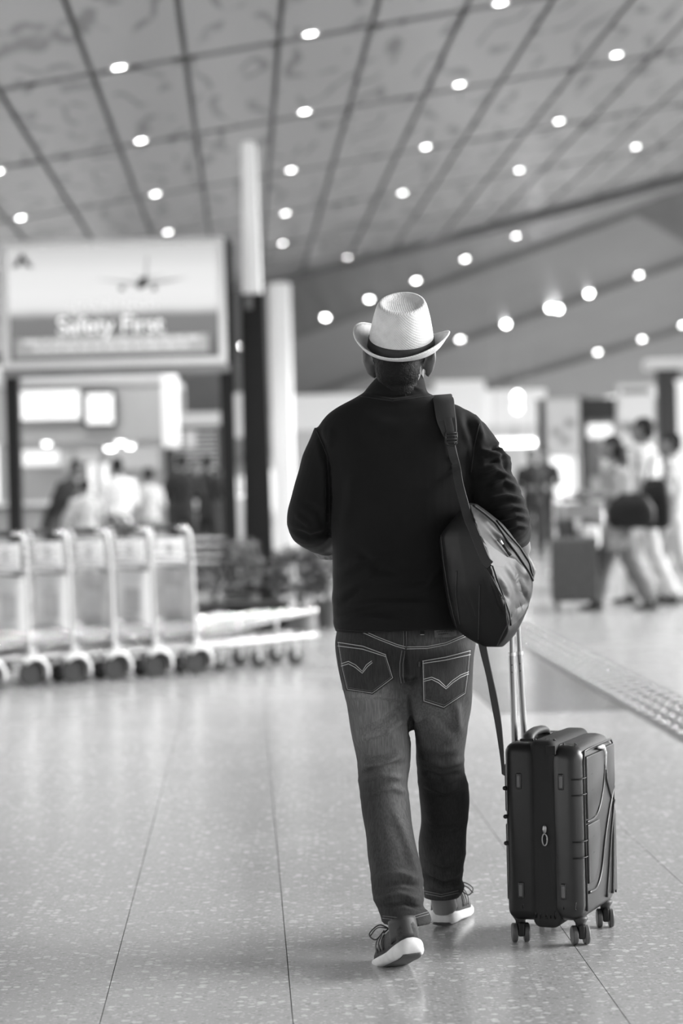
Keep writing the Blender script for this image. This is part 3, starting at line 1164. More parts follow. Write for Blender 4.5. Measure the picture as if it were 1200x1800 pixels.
# belt loop, waist patch, red-tab sized tag
sub_of(patch(lb, sc2([(572, 490), (588, 490), (588, 522), (572, 522)]), .004, 'belt_loop', M_['denim'], None, 2), jeans)
for yy in (497, 518):
    sub_of(seam(lb, sc2([(572, yy), (588, yy)]), .0012, 'stitching', M_['thread'], None, .0052), jeans)
M_['leather'] = mat('leather_patch', 0.10, 0.6, noise=(60, 0.4))
M_['patch_ink'] = mat('patch_print', 0.035, 0.6)
wp = sub_of(patch(lb, sc2([(630, 497), (722, 490), (722, 522), (706, 528), (632, 530)]), .0035, 'waist_patch', M_['leather'], None, 3), jeans)
if wp:
    wpb = BVHTree.FromPolygons([v.co.copy() for v in wp.data.vertices], [tuple(f.vertices) for f in wp.data.polygons])
    for k, (x0, x1, yy) in enumerate(((640, 715, 506), (648, 690, 516))):
        x = x0
        while x < x1:
            x2 = min(x + random.uniform(5, 11), x1)
            sub_of(seam(wpb, sc2([(x, yy - (x - 640) * .05), (x2, yy - (x2 - 640) * .05)]), .0014, 'print_mark', M_['patch_ink'], None, .0004), jeans)
            x = x2 + 3
sub_of(patch(lb, sc2([(564, 632), (572, 632), (572, 652), (564, 652)]), .0045, 'pocket_tab', M_['dark'], None, 2), jeans)
# hem bands
for pts in ([(673, 1612), (712, 1617), (756, 1604)], [(745, 1568), (775, 1574), (805, 1567)]):
    dstitch(pts, 4, M_['thread_dark'], .0012, 'hem_stitching')


# ---- shoes
M_['shoe_upper'] = mat('shoe_mesh', 0.03, 0.75, noise=(150, 0.5), bump=(500, 0.4, 0.001))
M_['shoe_heel'] = mat('shoe_heel', 0.028, 0.6, bump=(400, 0.2, 0.001))
M_['sole'] = mat('white_sole', 0.62, 0.55, noise=(30, 0.12))
M_['tread'] = mat('dark_tread', 0.06, 0.7, bump=(120, 0.5, 0.002))


def make_shoe(side):
    """local: x towards the toe, z up, origin under the ball of the foot; side=+1 means outer side is +y"""
    root = empty('shoe')
    # stations from heel to toe
    X = [-.185, -.178, -.16, -.12, -.06, 0.0, .045, .075, .092, .098]
    WD = [.016, .028, .036, .040, .041, .047, .045, .036, .022, .008]
    TOPS = [.050, .048, .046, .042, .036, .032, .030, .031, .034, .035]
    BOT = [.022, .010, .003, .001, .001, .000, .002, .008, .016, .022]

    def ring(x, w, zb, zt, yo, fl=0.86):
        r = .008
        pts = []
        for a, bb in ((-1, 0), (-1, 1), (1, 1), (1, 0)):
            ww = w * (fl if bb else 1.0)
            pts.append((x, yo + a * ww, zt if bb else zb))
        return pts
    mb = MB()
    rings = []
    for x, w, zb, zt in catmull([(a, b, c, d) for a, b, c, d in zip(X, WD, BOT, TOPS)], 4):
        yo = -side * .006 * math.sin((x + .185) / .28 * math.pi)
        rr = []
        for k in range(16):
            th = 2 * math.pi * k / 16 + math.pi / 16
            cx, sy = math.cos(th), math.sin(th)
            cx = math.copysign(abs(cx) ** .5, cx)
            sy = math.copysign(abs(sy) ** .6, sy)
            rr.append((x, yo + w * 1.06 * cx, (zb + zt) / 2 + (zt - zb) / 2 * sy))
        rings.append(rr)
    mb.loft(rings)
    sole = mb.build('sole', M_['sole'], root, smooth=True)
    # tread: dark rubber under the middle and heel
    mb = MB()
    rings = []
    for x, w, zb, zt in catmull([(a, b, c, d) for a, b, c, d in zip(X[1:-1], WD[1:-1], BOT[1:-1], TOPS[1:-1])], 3):
        yo = -side * .006 * math.sin((x + .185) / .28 * math.pi)
        rings.append([(x, yo + w * .82 * math.cos(t), zb + .0015 - .0045 * max(0, math.sin(t)) - .001) for t in np.linspace(0, 2 * math.pi, 13)[:-1]])
    mb.loft(rings)
    mb.build('tread', M_['tread'], root, smooth=True)
    mb = MB()
    rings = []
    HT = [(-.176, .024, .040, .088), (-.168, .031, .038, .104), (-.14, .037, .036, .102), (-.10, .039, .034, .094), (-.06, .039, .03, .092), (-.02, .041, .028, .084), (.03, .042, .026, .066), (.065, .035, .026, .052), (.086, .021, .028, .042), (.093, .008, .030, .037)]
    for x, w, zb, zt in catmull(HT, 4):
        yo = -side * .006 * math.sin((x + .185) / .28 * math.pi)
        rr = []
        for k in range(18):
            th = 2 * math.pi * k / 18
            cx, sy = math.cos(th), math.sin(th)
            cx = math.copysign(abs(cx) ** .75, cx)
            top = (zt - zb) * sy if sy > 0 else .006 * sy
            rr.append((x, yo + w * cx, zb + top))
        rings.append(rr)
    mb.loft(rings)
    up = mb.build('upper', M_['shoe_upper'], root, smooth=True)
    # heel counter panel
    mb = MB()
    rings = []
    for zf in np.linspace(0, 1, 6):
        z = .046 + .055 * zf
        rr = []
        for a in np.linspace(-1.9, 1.9, 17):
            rad = 1.0 - .06 * zf
            rr.append((-.140 - .0395 * math.cos(a) * rad, .0385 * math.sin(a) * rad, z + .006 * math.cos(a)))
        rings.append(rr)
    mb.loft(rings, caps=False, close=False)
    hc = mb.build('heel_counter', M_['shoe_heel'], root, smooth=True)
    sol = hc.modifiers.new('t', 'SOLIDIFY')
    sol.thickness = .003
    # side stripes
    for k in range(3):
        x0 = -.045 + .026 * k
        mb = MB()
        for sd in (side,):
            pts = [(x0 + .018 * t, sd * (.0405 + .003 * math.sin(t * 3)) - side * .004 - sd * .016 * t ** 2, .040 + .040 * t) for t in np.linspace(0, 1, 7)]
            mb.tube(pts, .0055, 6, flat=.35, ref=(1, 0, 0))
        mb.build('stripe', M_['grey_rubber'], root, smooth=True)
    # laces
    for k in range(4):
        x = -.03 + .022 * k
        z = .094 - .010 * k
        MB().tube([(x, -.022, z - .010), (x + .004, 0, z + .002), (x, .022, z - .010)], .0022, 6).build('lace', M_['dark'], root, smooth=True)
    MB().tube(catmull([(-.035, .006, .092), (-.03, side * .03, .106), (-.015, side * .056, .088), (-.028, side * .045, .07), (-.036, side * .02, .09)], 5), .0018, 6).build('lace', M_['dark'], root, smooth=True)
    MB().tube(catmull([(-.035, .004, .092), (-.05, side * .04, .098), (-.055, side * .065, .08)], 5), .0018, 6).build('lace', M_['dark'], root, smooth=True)
    MB().tube(catmull([(-.035, -.004, .092), (-.02, -side * .03, .1), (-.01, -side * .05, .085), (-.03, -side * .035, .082)], 5), .0018, 6).build('lace', M_['dark'], root, smooth=True)
    return root


def place_shoe(root, ball, yaw, pitch, roll=0):
    Mx = Matrix.Translation(ball) @ Matrix.Rotation(yaw, 4, 'Z') @ Matrix.Rotation(pitch, 4, 'Y') @ Matrix.Rotation(roll, 4, 'X')
    root.parent = man
    root.matrix_parent_inverse = man_inv
    root.matrix_world = Mx
    root.matrix_basis = Mx


sh = make_shoe(+1)
ballL = G(697, 1703)
place_shoe(sh, Vector((ballL.x - .006, ballL.y + .035, 0.002)), math.radians(90 + 15), math.radians(17), math.radians(-4))
sh = make_shoe(-1)
ballR = G(786, 1634)
place_shoe(sh, Vector((ballR.x + .03, ballR.y + .16, 0.003)), math.radians(90 - 15), math.radians(3), 0)

# ---- hat (worn tipped back)
M_['straw'] = mat('straw', 0.74, 0.75, noise=(40, 0.10))


def straw():
    m = M_['straw']
    nt = m.node_tree
    b = nt.nodes['Principled BSDF']
    tc = nt.nodes.new('ShaderNodeTexCoord')
    hts = []
    for rot in (math.radians(45), math.radians(-45)):
        mp = nt.nodes.new('ShaderNodeMapping')
        mp.inputs['Rotation'].default_value = (0, rot, rot * .3)
        wv = nt.nodes.new('ShaderNodeTexWave')
        wv.inputs['Scale'].default_value = 75
        wv.inputs['Distortion'].default_value = 0.6
        nt.links.new(tc.outputs['Object'], mp.inputs['Vector'])
        nt.links.new(mp.outputs[0], wv.inputs['Vector'])
        hts.append(wv.outputs['Fac'])
    mx = nt.nodes.new('ShaderNodeMath')
    mx.operation = 'MAXIMUM'
    nt.links.new(hts[0], mx.inputs[0])
    nt.links.new(hts[1], mx.inputs[1])
    bp = nt.nodes.new('ShaderNodeBump')
    bp.inputs['Strength'].default_value = 0.5
    bp.inputs['Distance'].default_value = 0.0015
    nt.links.new(mx.outputs[0], bp.inputs['Height'])
    nt.links.new(bp.outputs[0], b.inputs['Normal'])


straw()
hat = empty('fedora')
to_man(hat)


def oval(a, b, z, n=48, fn=None):
    out = []
    for k in range(n):
        th = 2 * math.pi * k / n
        x, y = a * math.cos(th), b * math.sin(th)
        dz = fn(th) if fn else 0
        out.append((x, y, z + dz))
    return out


ca, cb_ = 0.0875, 0.100
rings = [oval(ca - .004, cb_ - .004, -.004), oval(ca, cb_, 0), oval(ca * .985, cb_ * .99, .02), oval(ca * .94, cb_ * .95, .045), oval(ca * .875, cb_ * .90, .075), oval(ca * .80, cb_ * .845, .100),
         oval(ca * .755, cb_ * .81, .112), oval(ca * .70, cb_ * .765, .119, fn=lambda t: .004 * math.sin(t)), oval(ca * .63, cb_ * .70, .1195, fn=lambda t: .004 * math.sin(t)),
         oval(ca * .57, cb_ * .65, .1165), oval(ca * .50, cb_ * .59, .1125), oval(ca * .36, cb_ * .44, .110), oval(ca * .18, cb_ * .24, .1095)]
# pinch the front of the crown
rings = [[(x * (1 - .16 * max(0, y / cb_) ** 2 * min(1, max(0, z) / .08)), y, z) for x, y, z in r] for r in rings]
crown = MB().loft(rings).build('crown', M_['straw'], hat, smooth=True)


def brim_z(th, t):
    """t 0..1 outwards: sides and back curl up, front dips"""
    back = max(0, -math.sin(th))
    side = abs(math.cos(th))
    front = max(0, math.sin(th))
    return -.004 + t * t * (.018 * back ** 2 + .046 * side ** 2.0 - .02 * front ** 2)


bw = .042
rings = []
for t in np.linspace(0, 1, 8):
    rings.append([((ca + bw * t * .93) * math.cos(th), (cb_ + bw * t) * math.sin(th), brim_z(th, t)) for th in np.linspace(0, 2 * math.pi, 65)[:-1]])
low = [[(x * 1.0, y * 1.0, z - .003) for x, y, z in r] for r in reversed(rings)]
brim = MB().loft(rings + low, caps=False).build('brim', M_['straw'], hat, smooth=True)
rim = MB().tube([(x, y, z - .0015) for x, y, z in rings[-1]], .0026, 6, closed=True).build('brim_edge', M_['straw'], hat, smooth=True)
M_['band'] = mat('hat_band', 0.03, 0.7, bump=(300, .3, .001))
band = MB().loft([oval(ca + .001, cb_ + .001, -.002), oval(ca + .003, cb_ + .003, 0), oval(ca * .993 + .002, cb_ * .993 + .002, .012), oval(ca * .975 + .002, cb_ * .98 + .002, .022), oval(ca * .97, cb_ * .975, .0225)], caps=False).build('hat_band', M_['band'], hat, smooth=True)
hat_c = W(705, 606, 6.485)
HMAT = Matrix.Translation(hat_c) @ Matrix.Rotation(math.radians(2), 4, 'Y') @ Matrix.Rotation(math.radians(24), 4, 'X') @ Matrix.Rotation(math.radians(-14), 4, 'Z')
hat.matrix_basis = HMAT

# ------------------------------------------------------------------ backpack on the right shoulder
M_['nylon'] = mat('black_nylon', 0.0055, 0.5, spec=0.28, bump=(500, 0.2, 0.0008), noise=(20, .15))
M_['nylon_flap'] = mat('black_nylon_panel', 0.022, 0.5, spec=0.45, bump=(500, 0.25, 0.0008), noise=(20, .15))
M_['webbing'] = mat('black_webbing', 0.03, 0.6, spec=0.4, bump=(700, 0.5, 0.001))
M_['pad'] = mat('strap_pad', 0.028, 0.7, bump=(600, 0.3, 0.001))
M_['zip'] = mat('zip_metal', 0.6, 0.3, metal=1.0)
pack = thing('backpack', 'black nylon backpack hanging from one strap on the man\'s right shoulder', 'backpack', (W(855, 1130, 6.32).x, 6.32, W(855, 1130, 6.32).z))
pack_inv = Matrix.Translation(-pack.location)


def to_pack(o):
    if o is not None:
        o.parent = pack
        o.matrix_parent_inverse = pack_inv
    return o


rows = [(884, 812, 824, 838, 6.33, 6.29, 6.33, 6.37), (900, 804, 829, 860, 6.33, 6.265, 6.34, 6.40), (920, 788, 836, 884, 6.33, 6.245, 6.35, 6.43), (943, 772, 844, 903, 6.335, 6.23, 6.36, 6.45),
        (970, 773, 853, 922, 6.335, 6.215, 6.37, 6.46), (1000, 776, 862, 934, 6.335, 6.205, 6.375, 6.46), (1030, 779, 872, 938, 6.335, 6.20, 6.375, 6.45), (1060, 785, 884, 931, 6.335, 6.205, 6.37, 6.44),
        (1085, 792, 892, 921, 6.33, 6.22, 6.36, 6.42), (1106, 803, 894, 910, 6.33, 6.235, 6.35, 6.40), (1122, 822, 886, 899, 6.325, 6.255, 6.34, 6.38), (1136, 848, 872, 884, 6.32, 6.28, 6.33, 6.36)]
mb = MB()
rings = []
for y, xl, xm, xr, Dl, Dm, Dr, Db in catmull(rows, 3):
    L_, R_, Mm = W(xl, y, Dl), W(xr, y, Dr), W(xm, y, Dm)
    B1, B2 = W(xl + (xr - xl) * .25, y, Db), W(xl + (xr - xl) * .75, y, Db)
    q1 = W(xl + (xm - xl) * .45, y, Dm + (Dl - Dm) * .36)
    q0 = W(xl + (xm - xl) * .12, y, Dm + (Dl - Dm) * .72)
    q2 = W(xm + (xr - xm) * .5, y, Dm + (Dr - Dm) * .46)
    q3 = W(xm + (xr - xm) * .86, y, Dm + (Dr - Dm) * .80)
    rings.append([tuple(p) for p in (L_, q0, q1, Mm, q2, q3, R_, R_.lerp(B2, .55), B2, B1, L_.lerp(B1, .5))])
mb.loft(rings)
bf = [
    ([(870, 1010), (885, 1040), (892, 1058)], 4, -.012), ([(882, 985), (905, 1020), (912, 1055)], 6, .008), ([(905, 1000), (918, 1040), (925, 1060)], 4, -.009), ([(862, 1005), (876, 1050), (888, 1080)], 5, .008),
    ([(900, 1072), (915, 1066), (930, 1055)], 4, -.008), ([(895, 975), (915, 1000), (930, 1020)], 5, .007), ([(846, 1010), (858, 1050), (880, 1090)], 7, -.005), ([(790, 960), (800, 1020), (820, 1090)], 10, .004), ([(858, 925), (880, 955), (905, 985)], 6, -.008),
    ([(840, 900), (870, 935), (920, 975)], 5, .006), ([(815, 1010), (830, 1060), (850, 1110)], 9, .004), ([(893, 1075), (905, 1090), (890, 1110)], 5, -.006), ([(922, 1000), (930, 1030), (926, 1050)], 4, .006),
]
bag = to_pack(remeshed(mb, 'bag', M_['nylon'], None, 0.0042, 3, folds_fn(bf, 0.0012, seed=21)))
bb_ = bvh_of(bag)
z6 = lambda pts: [(740 + x * 220 / 843, 680 + y * 470 / 1800) for x, y in pts]
to_pack(patch(bb_, z6([(360, 965), (400, 1010), (480, 1085), (590, 1160), (545, 1215), (470, 1205), (430, 1140), (385, 1050)]), .003, 'side_panel', M_['nylon_flap'], None, 4))
M_['nylon_sunlit'] = mat('sunlit_nylon', 0.032, 0.52, spec=0.5, bump=(500, 0.2, 0.0008), noise=(20, .15))  # lighter, shinier nylon standing in for sunlight on the cloth
to_pack(patch(bb_, [(864, 992), (884, 978), (904, 984), (922, 1002), (931, 1020), (934, 1038), (929, 1058), (918, 1080), (906, 1094), (897, 1100), (894, 1078), (885, 1052), (873, 1020)], .0028, 'sunlit_panel', M_['nylon_sunlit'], None, 9, 3))  # panel over the bag's right face, its sunlit tone painted in
for pts in (z6([(350, 800), (430, 860), (500, 920), (560, 1010), (640, 1120), (720, 1240), (758, 1320)]), z6([(505, 900), (580, 990), (660, 1080), (725, 1180), (752, 1290)])):
    to_pack(seam(bb_, pts, .0030, 'zip_track', M_['webbing'], None, .0015, flat=.6))
for pts in (z6([(130, 950), (150, 1160), (190, 1420), (240, 1620)]), z6([(240, 1240), (235, 1400), (260, 1600)]), z6([(395, 1330), (390, 1500), (385, 1700)]), z6([(440, 1220), (560, 1440), (580, 1600), (510, 1740)])):
    to_pack(seam(bb_, pts, .0016, 'piping', M_['nylon_flap'], None, .0006))
for x, y, x2, y2 in ((512, 1025, 590, 1145), (585, 950, 650, 1045)):
    a, b = hit(bb_, *z6([(x, y)])[0], .006), hit(bb_, *z6([(x2, y2)])[0], .007)
    if a and b:
        c = a.lerp(b, .35)
        MBz = MB()
        MBz.tube([a, a.lerp(c, .5), c], [.0055, .004, .0035], 8, flat=.6)
        to_pack(MBz.build('zip_slider', M_['zip'], None, smooth=True))
        to_pack(MB().tube([c, b], [.0036, .0046], 8, flat=.5).build('zip_pull', M_['webbing'], None, smooth=True))


def ribbon(pts, widths, side, thick, name, m, parent_fn):
    """flat strap through world points; side = list of width directions"""
    rings = []
    P = [Vector(p) for p in pts]
    for i, p in enumerate(P):
        t = (P[min(i + 1, len(P) - 1)] - P[max(i - 1, 0)]).normalized()
        s_ = Vector(side[i] if isinstance(side, list) else side)
        s_ = (s_ - t * s_.dot(t)).normalized()
        n_ = t.cross(s_)
        w = widths[i] if isinstance(widths, list) else widths
        rings.append([tuple(p + s_ * (w / 2 * a) + n_ * (thick / 2 * b)) for a, b in ((-1, -.6), (-.9, 1), (.9, 1), (1, -.6), (.9, -1), (-.9, -1))])
    mb = MB().loft(rings)
    return parent_fn(mb.build(name, m, None, smooth='auto'))


def surf_or(x, y, D, off):
    p = hit(jb, x, y, off)
    return p if p is not None else W(x, y, D)


# padded strap over the shoulder
top = hit(jb, 779, 712, .006)
over = []
for (x, y) in ((789, 772), (786, 755), (782, 738), (779, 720), (777, 710)):
    over.append(surf_or(x, y, 6.4, .010))
sh_t = W(776, 700, 6.455)
front = [sh_t, W(776, 697, 6.51), W(778, 706, 6.57), W(782, 730, 6.61), W(786, 780, 6.635)]
pad_pts = catmull([tuple(p) for p in over + front], 3)
wid = list(np.interp(np.linspace(0, 1, len(pad_pts)), [0, .06, .2, .5, 1], [.026, .040, .052, .056, .056]))
ribbon(pad_pts, wid, Vector((1, 0, .05)), .011, 'padded_strap', M_['pad'], to_pack)
# webbing over the pad with the ladder-lock buckle
ov2 = [surf_or(x, y, 6.4, .019) for x, y in ((788, 770), (786, 755), (783, 740))]
ribbon([tuple(p) for p in ov2], .021, Vector((1, 0, .05)), .003, 'strap_tab', M_['webbing'], to_pack)
bk = surf_or(788, 771, 6.4, .020)
mb = MB()
for dz in (-.012, -.004, .005, .012):
    mb.tube([bk + Vector((-.0145, -.001, dz)), bk + Vector((.0145, -.001, dz))], .0022, 6)
for dx in (-.0145, .0145):
    mb.tube([bk + Vector((dx, 0, -.014)), bk + Vector((dx, 0, .014))], .0026, 6)
mb.tube([bk + Vector((.0145 * math.cos(t), 0, -.012 - .009 * math.sin(t))) for t in np.linspace(0, math.pi, 9)], .0024, 6)
to_pack(mb.build('buckle', M_['nylon_flap'], None, smooth=True))
# adjusting webbing down to the bag
wp_ = [surf_or(x, y, 6.36, .008) for x, y in ((789, 778), (794, 800), (799, 822))]
wp_ += [W(806, 850, 6.325), W(814, 880, 6.295), W(823, 912, 6.265)]
wp_ += [p for p in (hit(bb_, x, y, .004) for x, y in ((830, 925), (838, 945), (846, 965), (854, 985), (860, 994))) if p is not None]
wpts = catmull([tuple(p) for p in wp_], 3)
ribbon(wpts, .024, Vector((1, -.15, .1)), .003, 'webbing', M_['webbing'], to_pack)
l2 = [p for p in (surf_or(800, 828, 6.36, .006), W(806, 862, 6.33), W(813, 895, 6.30), W(816, 918, 6.28)) if p]
ribbon(catmull([tuple(p) for p in l2], 3), .007, Vector((1, -.1, .1)), .003, 'webbing_tail', M_['nylon_flap'], to_pack)
# loose strap end dangling to the suitcase
dn = [W(846, 1128, 6.31), W(852, 1155, 6.31), W(860, 1190, 6.31), W(868, 1230, 6.315), W(875, 1270, 6.32), W(880, 1310, 6.33), W(883, 1340, 6.335), W(884.5, 1362, 6.34)]
sides = [(1, -.2, 0), (1, -.35, 0), (1, -.7, 0), (1, -.3, 0), (1, -.6, 0), (1, -1.4, 0), (.6, -1.6, 0), (.5, -1.6, 0)]
pts = catmull([tuple(p) for p in dn], 3)
sd = [Vector(s) for s in catmull(sides, 3)]
ribbon(pts, .020, sd, .0025, 'dangling_strap', M_['webbing'], to_pack)

# ------------------------------------------------------------------ suitcase
M_['case'] = mat('dark_polycarbonate', 0.010, 0.38, spec=0.32, bump=(900, 0.12, 0.0006), noise=(30, .12))
M_['case_side'] = mat('dark_polycarbonate_shell', 0.020, 0.32, spec=0.5, bump=(900, 0.12, 0.0006), noise=(30, .12))
M_['zipband'] = mat('zip_band', 0.010, 0.75, bump=(700, .4, .001))
M_['scuff'] = mat('scuffed_edge', 0.5, 0.5, noise=(90, .4))
M_['wheelgrey'] = mat('wheel_grey', 0.085, 0.5)
M_['rod'] = mat('satin_rod', 0.30, 0.30, metal=1.0)
YAW = math.radians(-21)
fl, fr = G(905, 1657), G(1031, 1660)
sc_c = (fl + fr) / 2
T, Wd, ZB, ZT = .220, .350, .066, .548
ay = Vector((-math.sin(YAW), math.cos(YAW), 0))
sc_org = sc_c + ay * (Wd / 2 - .045)
case = thing('suitcase', 'dark hard-shell cabin suitcase standing upright beside the walking man', 'suitcase', (sc_org.x, sc_org.y, 0), YAW)


def rbox(lo, hi, r, seg=4):
    mb = MB().box(lo, hi)
    return mb


def shell(name, x0, x1, y0, y1, z0, z1, r, m, parent=case):
    return MB().box((x0, y0, z0), (x1, y1, z1)).build(name, m, parent, smooth='auto', bevel=r, seg=5)


h = Wd / 2
shell('back_shell', -T / 2, -.010, -h, h, ZB, ZT, .030, M_['case'])
shell('front_shell', .004, T / 2, -h, h, ZB, ZT - .004, .044, M_['case_side'])
# expansion gusset and zip band around the middle
shell('gusset', -.038, .040, -h - .003, h + .003, ZB - .018, ZT + .008, .024, M_['zipband'])
for x in (-.026, -.012, .004, .016, .028):
    mb = MB()
    pts = []
    zb, zt, yy = ZB - .018, ZT + .008, h + .004
    r = .03
    for cy, cz_, a0 in ((-yy + r, zb + r, math.pi), (-yy + r, zt - r, math.pi / 2), (yy - r, zt - r, 0), (yy - r, zb + r, -math.pi / 2)):
        for k in range(6):
            a = a0 - k / 5 * math.pi / 2
            pts.append((x, cy + r * math.cos(a), cz_ + r * math.sin(a)))
    mb.tube(pts, .0024 if x != .004 else .0034, 6, closed=True)
    mb.build('zip_rib', M_['case'] if x != .004 else M_['zipband'], case, smooth=True)
# zip slider with pull on the narrow side
zs = MB()
zs.ell((.006, -h - .009, .318), (.006, .004, .012))
zs.tube([(.006 + .007 * math.cos(a), -h - .010, .290 + .016 * math.sin(a)) for a in np.linspace(0, 2 * math.pi, 17)[:-1]], .0022, 6, closed=True)
zs.build('zip_slider', M_['rod'], case, smooth=True)
# grooves / raised frame lines on the shells
for x, rr in ((.052, .0016), (-.062, .0016), (T / 2 - .026, .0014)):
    mb = MB()
    pts = []
    zb, zt, yy, r = ZB + .004, ZT - .002, h + .0008, .032
    for cy, cz_, a0 in ((-yy + r, zb + r, math.pi), (-yy + r, zt - r, math.pi / 2), (yy - r, zt - r, 0), (yy - r, zb + r, -math.pi / 2)):
        for k in range(6):
            a = a0 - k / 5 * math.pi / 2
            pts.append((x, cy + r * math.cos(a), cz_ + r * math.sin(a)))
    mb.tube(pts, rr, 6, closed=True)
    mb.build('shell_rib', M_['case_side'], case, smooth=True)
# oval bumpers on the narrow side
for x in (-.066, .052):
    for z in (.150, .445):
        mb = MB().box((x - .008, -h - .005, z - .022), (x + .008, -h + .004, z + .022))
        b_ = mb.build('side_foot', M_['case_side'], case, smooth='auto', bevel=.0038, seg=3)
        MB().box((x - .0045, -h - .0075, z - .016), (x + .0045, -h - .003, z + .016)).build('foot_pad', M_['grey_rubber'], b_, bevel=.002)

# relief on the broad face


def face(s, t, off=0.0):
    return (T / 2 + off, -h + s * Wd, ZB + t * (ZT - ZB))


def plate(name, poly, th, m):
    mb = MB()
    n = len(poly)
    vs = [face(s, t, -.006) for s, t in poly] + [face(s, t, th) for s, t in poly]
    mb.add(vs, [tuple(range(n))[::-1], tuple(range(n, 2 * n))] + [(k, (k + 1) % n, n + (k + 1) % n, n + k) for k in range(n)])
    return mb.build(name, m, case, smooth='auto', bevel=.0035, seg=3)


plate('relief_panel', [(.10, .57), (.30, .57), (.44, .62), (.54, .70), (.60, .80), (.62, .92), (.10, .92)], .006, M_['case_side'])
plate('relief_panel', [(.10, .21), (.26, .21), (.36, .27), (.42, .36), (.46, .46), (.44, .54), (.10, .54)], .006, M_['case_side'])
plate('relief_panel', [(.66, .93), (.94, .93), (.94, .70), (.84, .62), (.70, .74)], .005, M_['case_side'])
plate('relief_panel', [(.82, .08), (.94, .08), (.94, .54), (.90, .56)], .005, M_['case_side'])
ridges = [[(.66, .93), (.655, .82), (.60, .70), (.46, .59), (.30, .555), (.10, .555)], [(.94, .68), (.78, .56), (.62, .40), (.50, .24), (.34, .16), (.12, .16)], [(.94, .60), (.82, .42), (.72, .22), (.64, .07)], [(.94, .52), (.88, .30), (.82, .07)]]
for rr in ridges:
    MB().tube([face(s, t, .001) for s, t in [tuple(x) for x in catmull(rr, 4)]], .0042, 8).build('ridge', M_['case_side'], case, smooth=True)
MB().tube([face(s, t, -.002) for s, t in ((.085, .06), (.085, .9), (.11, .95), (.3, .955), (.9, .955), (.955, .93), (.955, .06))], .003, 8).build('ridge', M_['case_side'], case, smooth=True)
# scuffed corner
MB().tube([face(s, t, .0035) for s, t in ((.44, .945), (.60, .935), (.655, .90), (.66, .80))], [.003, .0075, .0065, .003], 8).build('scuff', M_['scuff'], case, smooth=True)
# ribs that wrap the corner edge
for t in (.80, .71, .45, .36):
    MB().tube([(T / 2 - .030, -h - .0004, ZB + t * (ZT - ZB)), (T / 2 - .010, -h + .008, ZB + t * (ZT - ZB)), (T / 2 + .001, -h + .026, ZB + (t + .004) * (ZT - ZB)), face(.25, t + .012, .0058)], .0018, 6).build('corner_rib', M_['case'], case, smooth=True)
# notches on the back shell edge
for t in (.74, .58, .43):
    MB().tube([(-T / 2 - .001, -h + .015, ZB + t * (ZT - ZB)), (-T / 2 - .001, h - .02, ZB + (t - .06) * (ZT - ZB))], .006, 8).build('ridge', M_['case'], case, smooth=True)
shell('back_relief', -T / 2 - .006, -T / 2 + .02, -h + .03, h - .03, ZB + .29, ZT - .06, .006, M_['case'])
shell('back_relief', -T / 2 - .006, -T / 2 + .02, -h + .03, h - .03, ZB + .05, ZB + .26, .006, M_['case'])
# carry handle on top
mb = MB()
mb.tube(catmull([(-.055, -.115, ZT - .004), (-.055, -.105, ZT + .010), (-.055, -.06, ZT + .018), (-.055, 0, ZT + .018), (-.055, .04, ZT + .012), (-.055, .05, ZT - .004)], 5), .011, 12, flat=1.5, ref=(0, 0, 1))
mb.build('carry_handle', M_['dark'], case, smooth=True)
MB().box((-.075, -.128, ZT - .006), (-.035, -.100, ZT + .006)).build('handle_mount', M_['case'], case, bevel=.003)
MB().box((-.075, .036, ZT - .006), (-.035, .064, ZT + .006)).build('handle_mount', M_['case'], case, bevel=.003)
# lock plate
MB().box((.012, -h - .006, ZT - .03), (.04, -h + .002, ZT - .006)).build('lock_plate', M_['zipband'], case, bevel=.002)
# telescopic handle: two rods of two stages and a grip
cinv = Matrix.Rotation(-YAW, 4, 'Z') @ Matrix.Translation(-case.location)


def loc_(p):
    return cinv @ Vector(p)


rod_b = [loc_(W(904, 1296, 6.68)), loc_(W(921, 1290, 6.78))]
rod_m = [loc_(W(899, 1150, 6.68)), loc_(W(912.5, 1148, 6.78))]
rod_t = [loc_(W(897, 1030, 6.68)), loc_(W(907, 1028, 6.78))]
for a, m_, t in zip(rod_b, rod_m, rod_t):
    a = a + (a - m_).normalized() * .05
    r1 = MB().tube([a, m_], .0092, 12).build('rod', M_['rod'], case, smooth='auto')
    MB().tube([m_ - (m_ - a).normalized() * .004, m_ + (t - m_).normalized() * .004], .0108, 12).build('rod_collar', M_['alu'], r1, smooth='auto')
    MB().tube([m_, t], .0070, 12).build('inner_rod', M_['rod'], case, smooth='auto')
    for k in (.03, .05):
        q = m_ + (a - m_).normalized() * k + loc_(cam_loc).lerp(m_, 1.0) * 0
        dcam = (loc_(cam_loc) - q).normalized()
        MB().ell(q + dcam * .009, .0022, nu=8, nv=6).build('rivet', M_['dark'], r1, smooth=True)
d_ = (rod_t[1] - rod_t[0]).normalized()
MB().tube([rod_t[0] - d_ * .02, rod_t[0], rod_t[1], rod_t[1] + d_ * .02], [.012, .016, .016, .012], 12).build('pull_grip', M_['dark'], case, smooth=True)
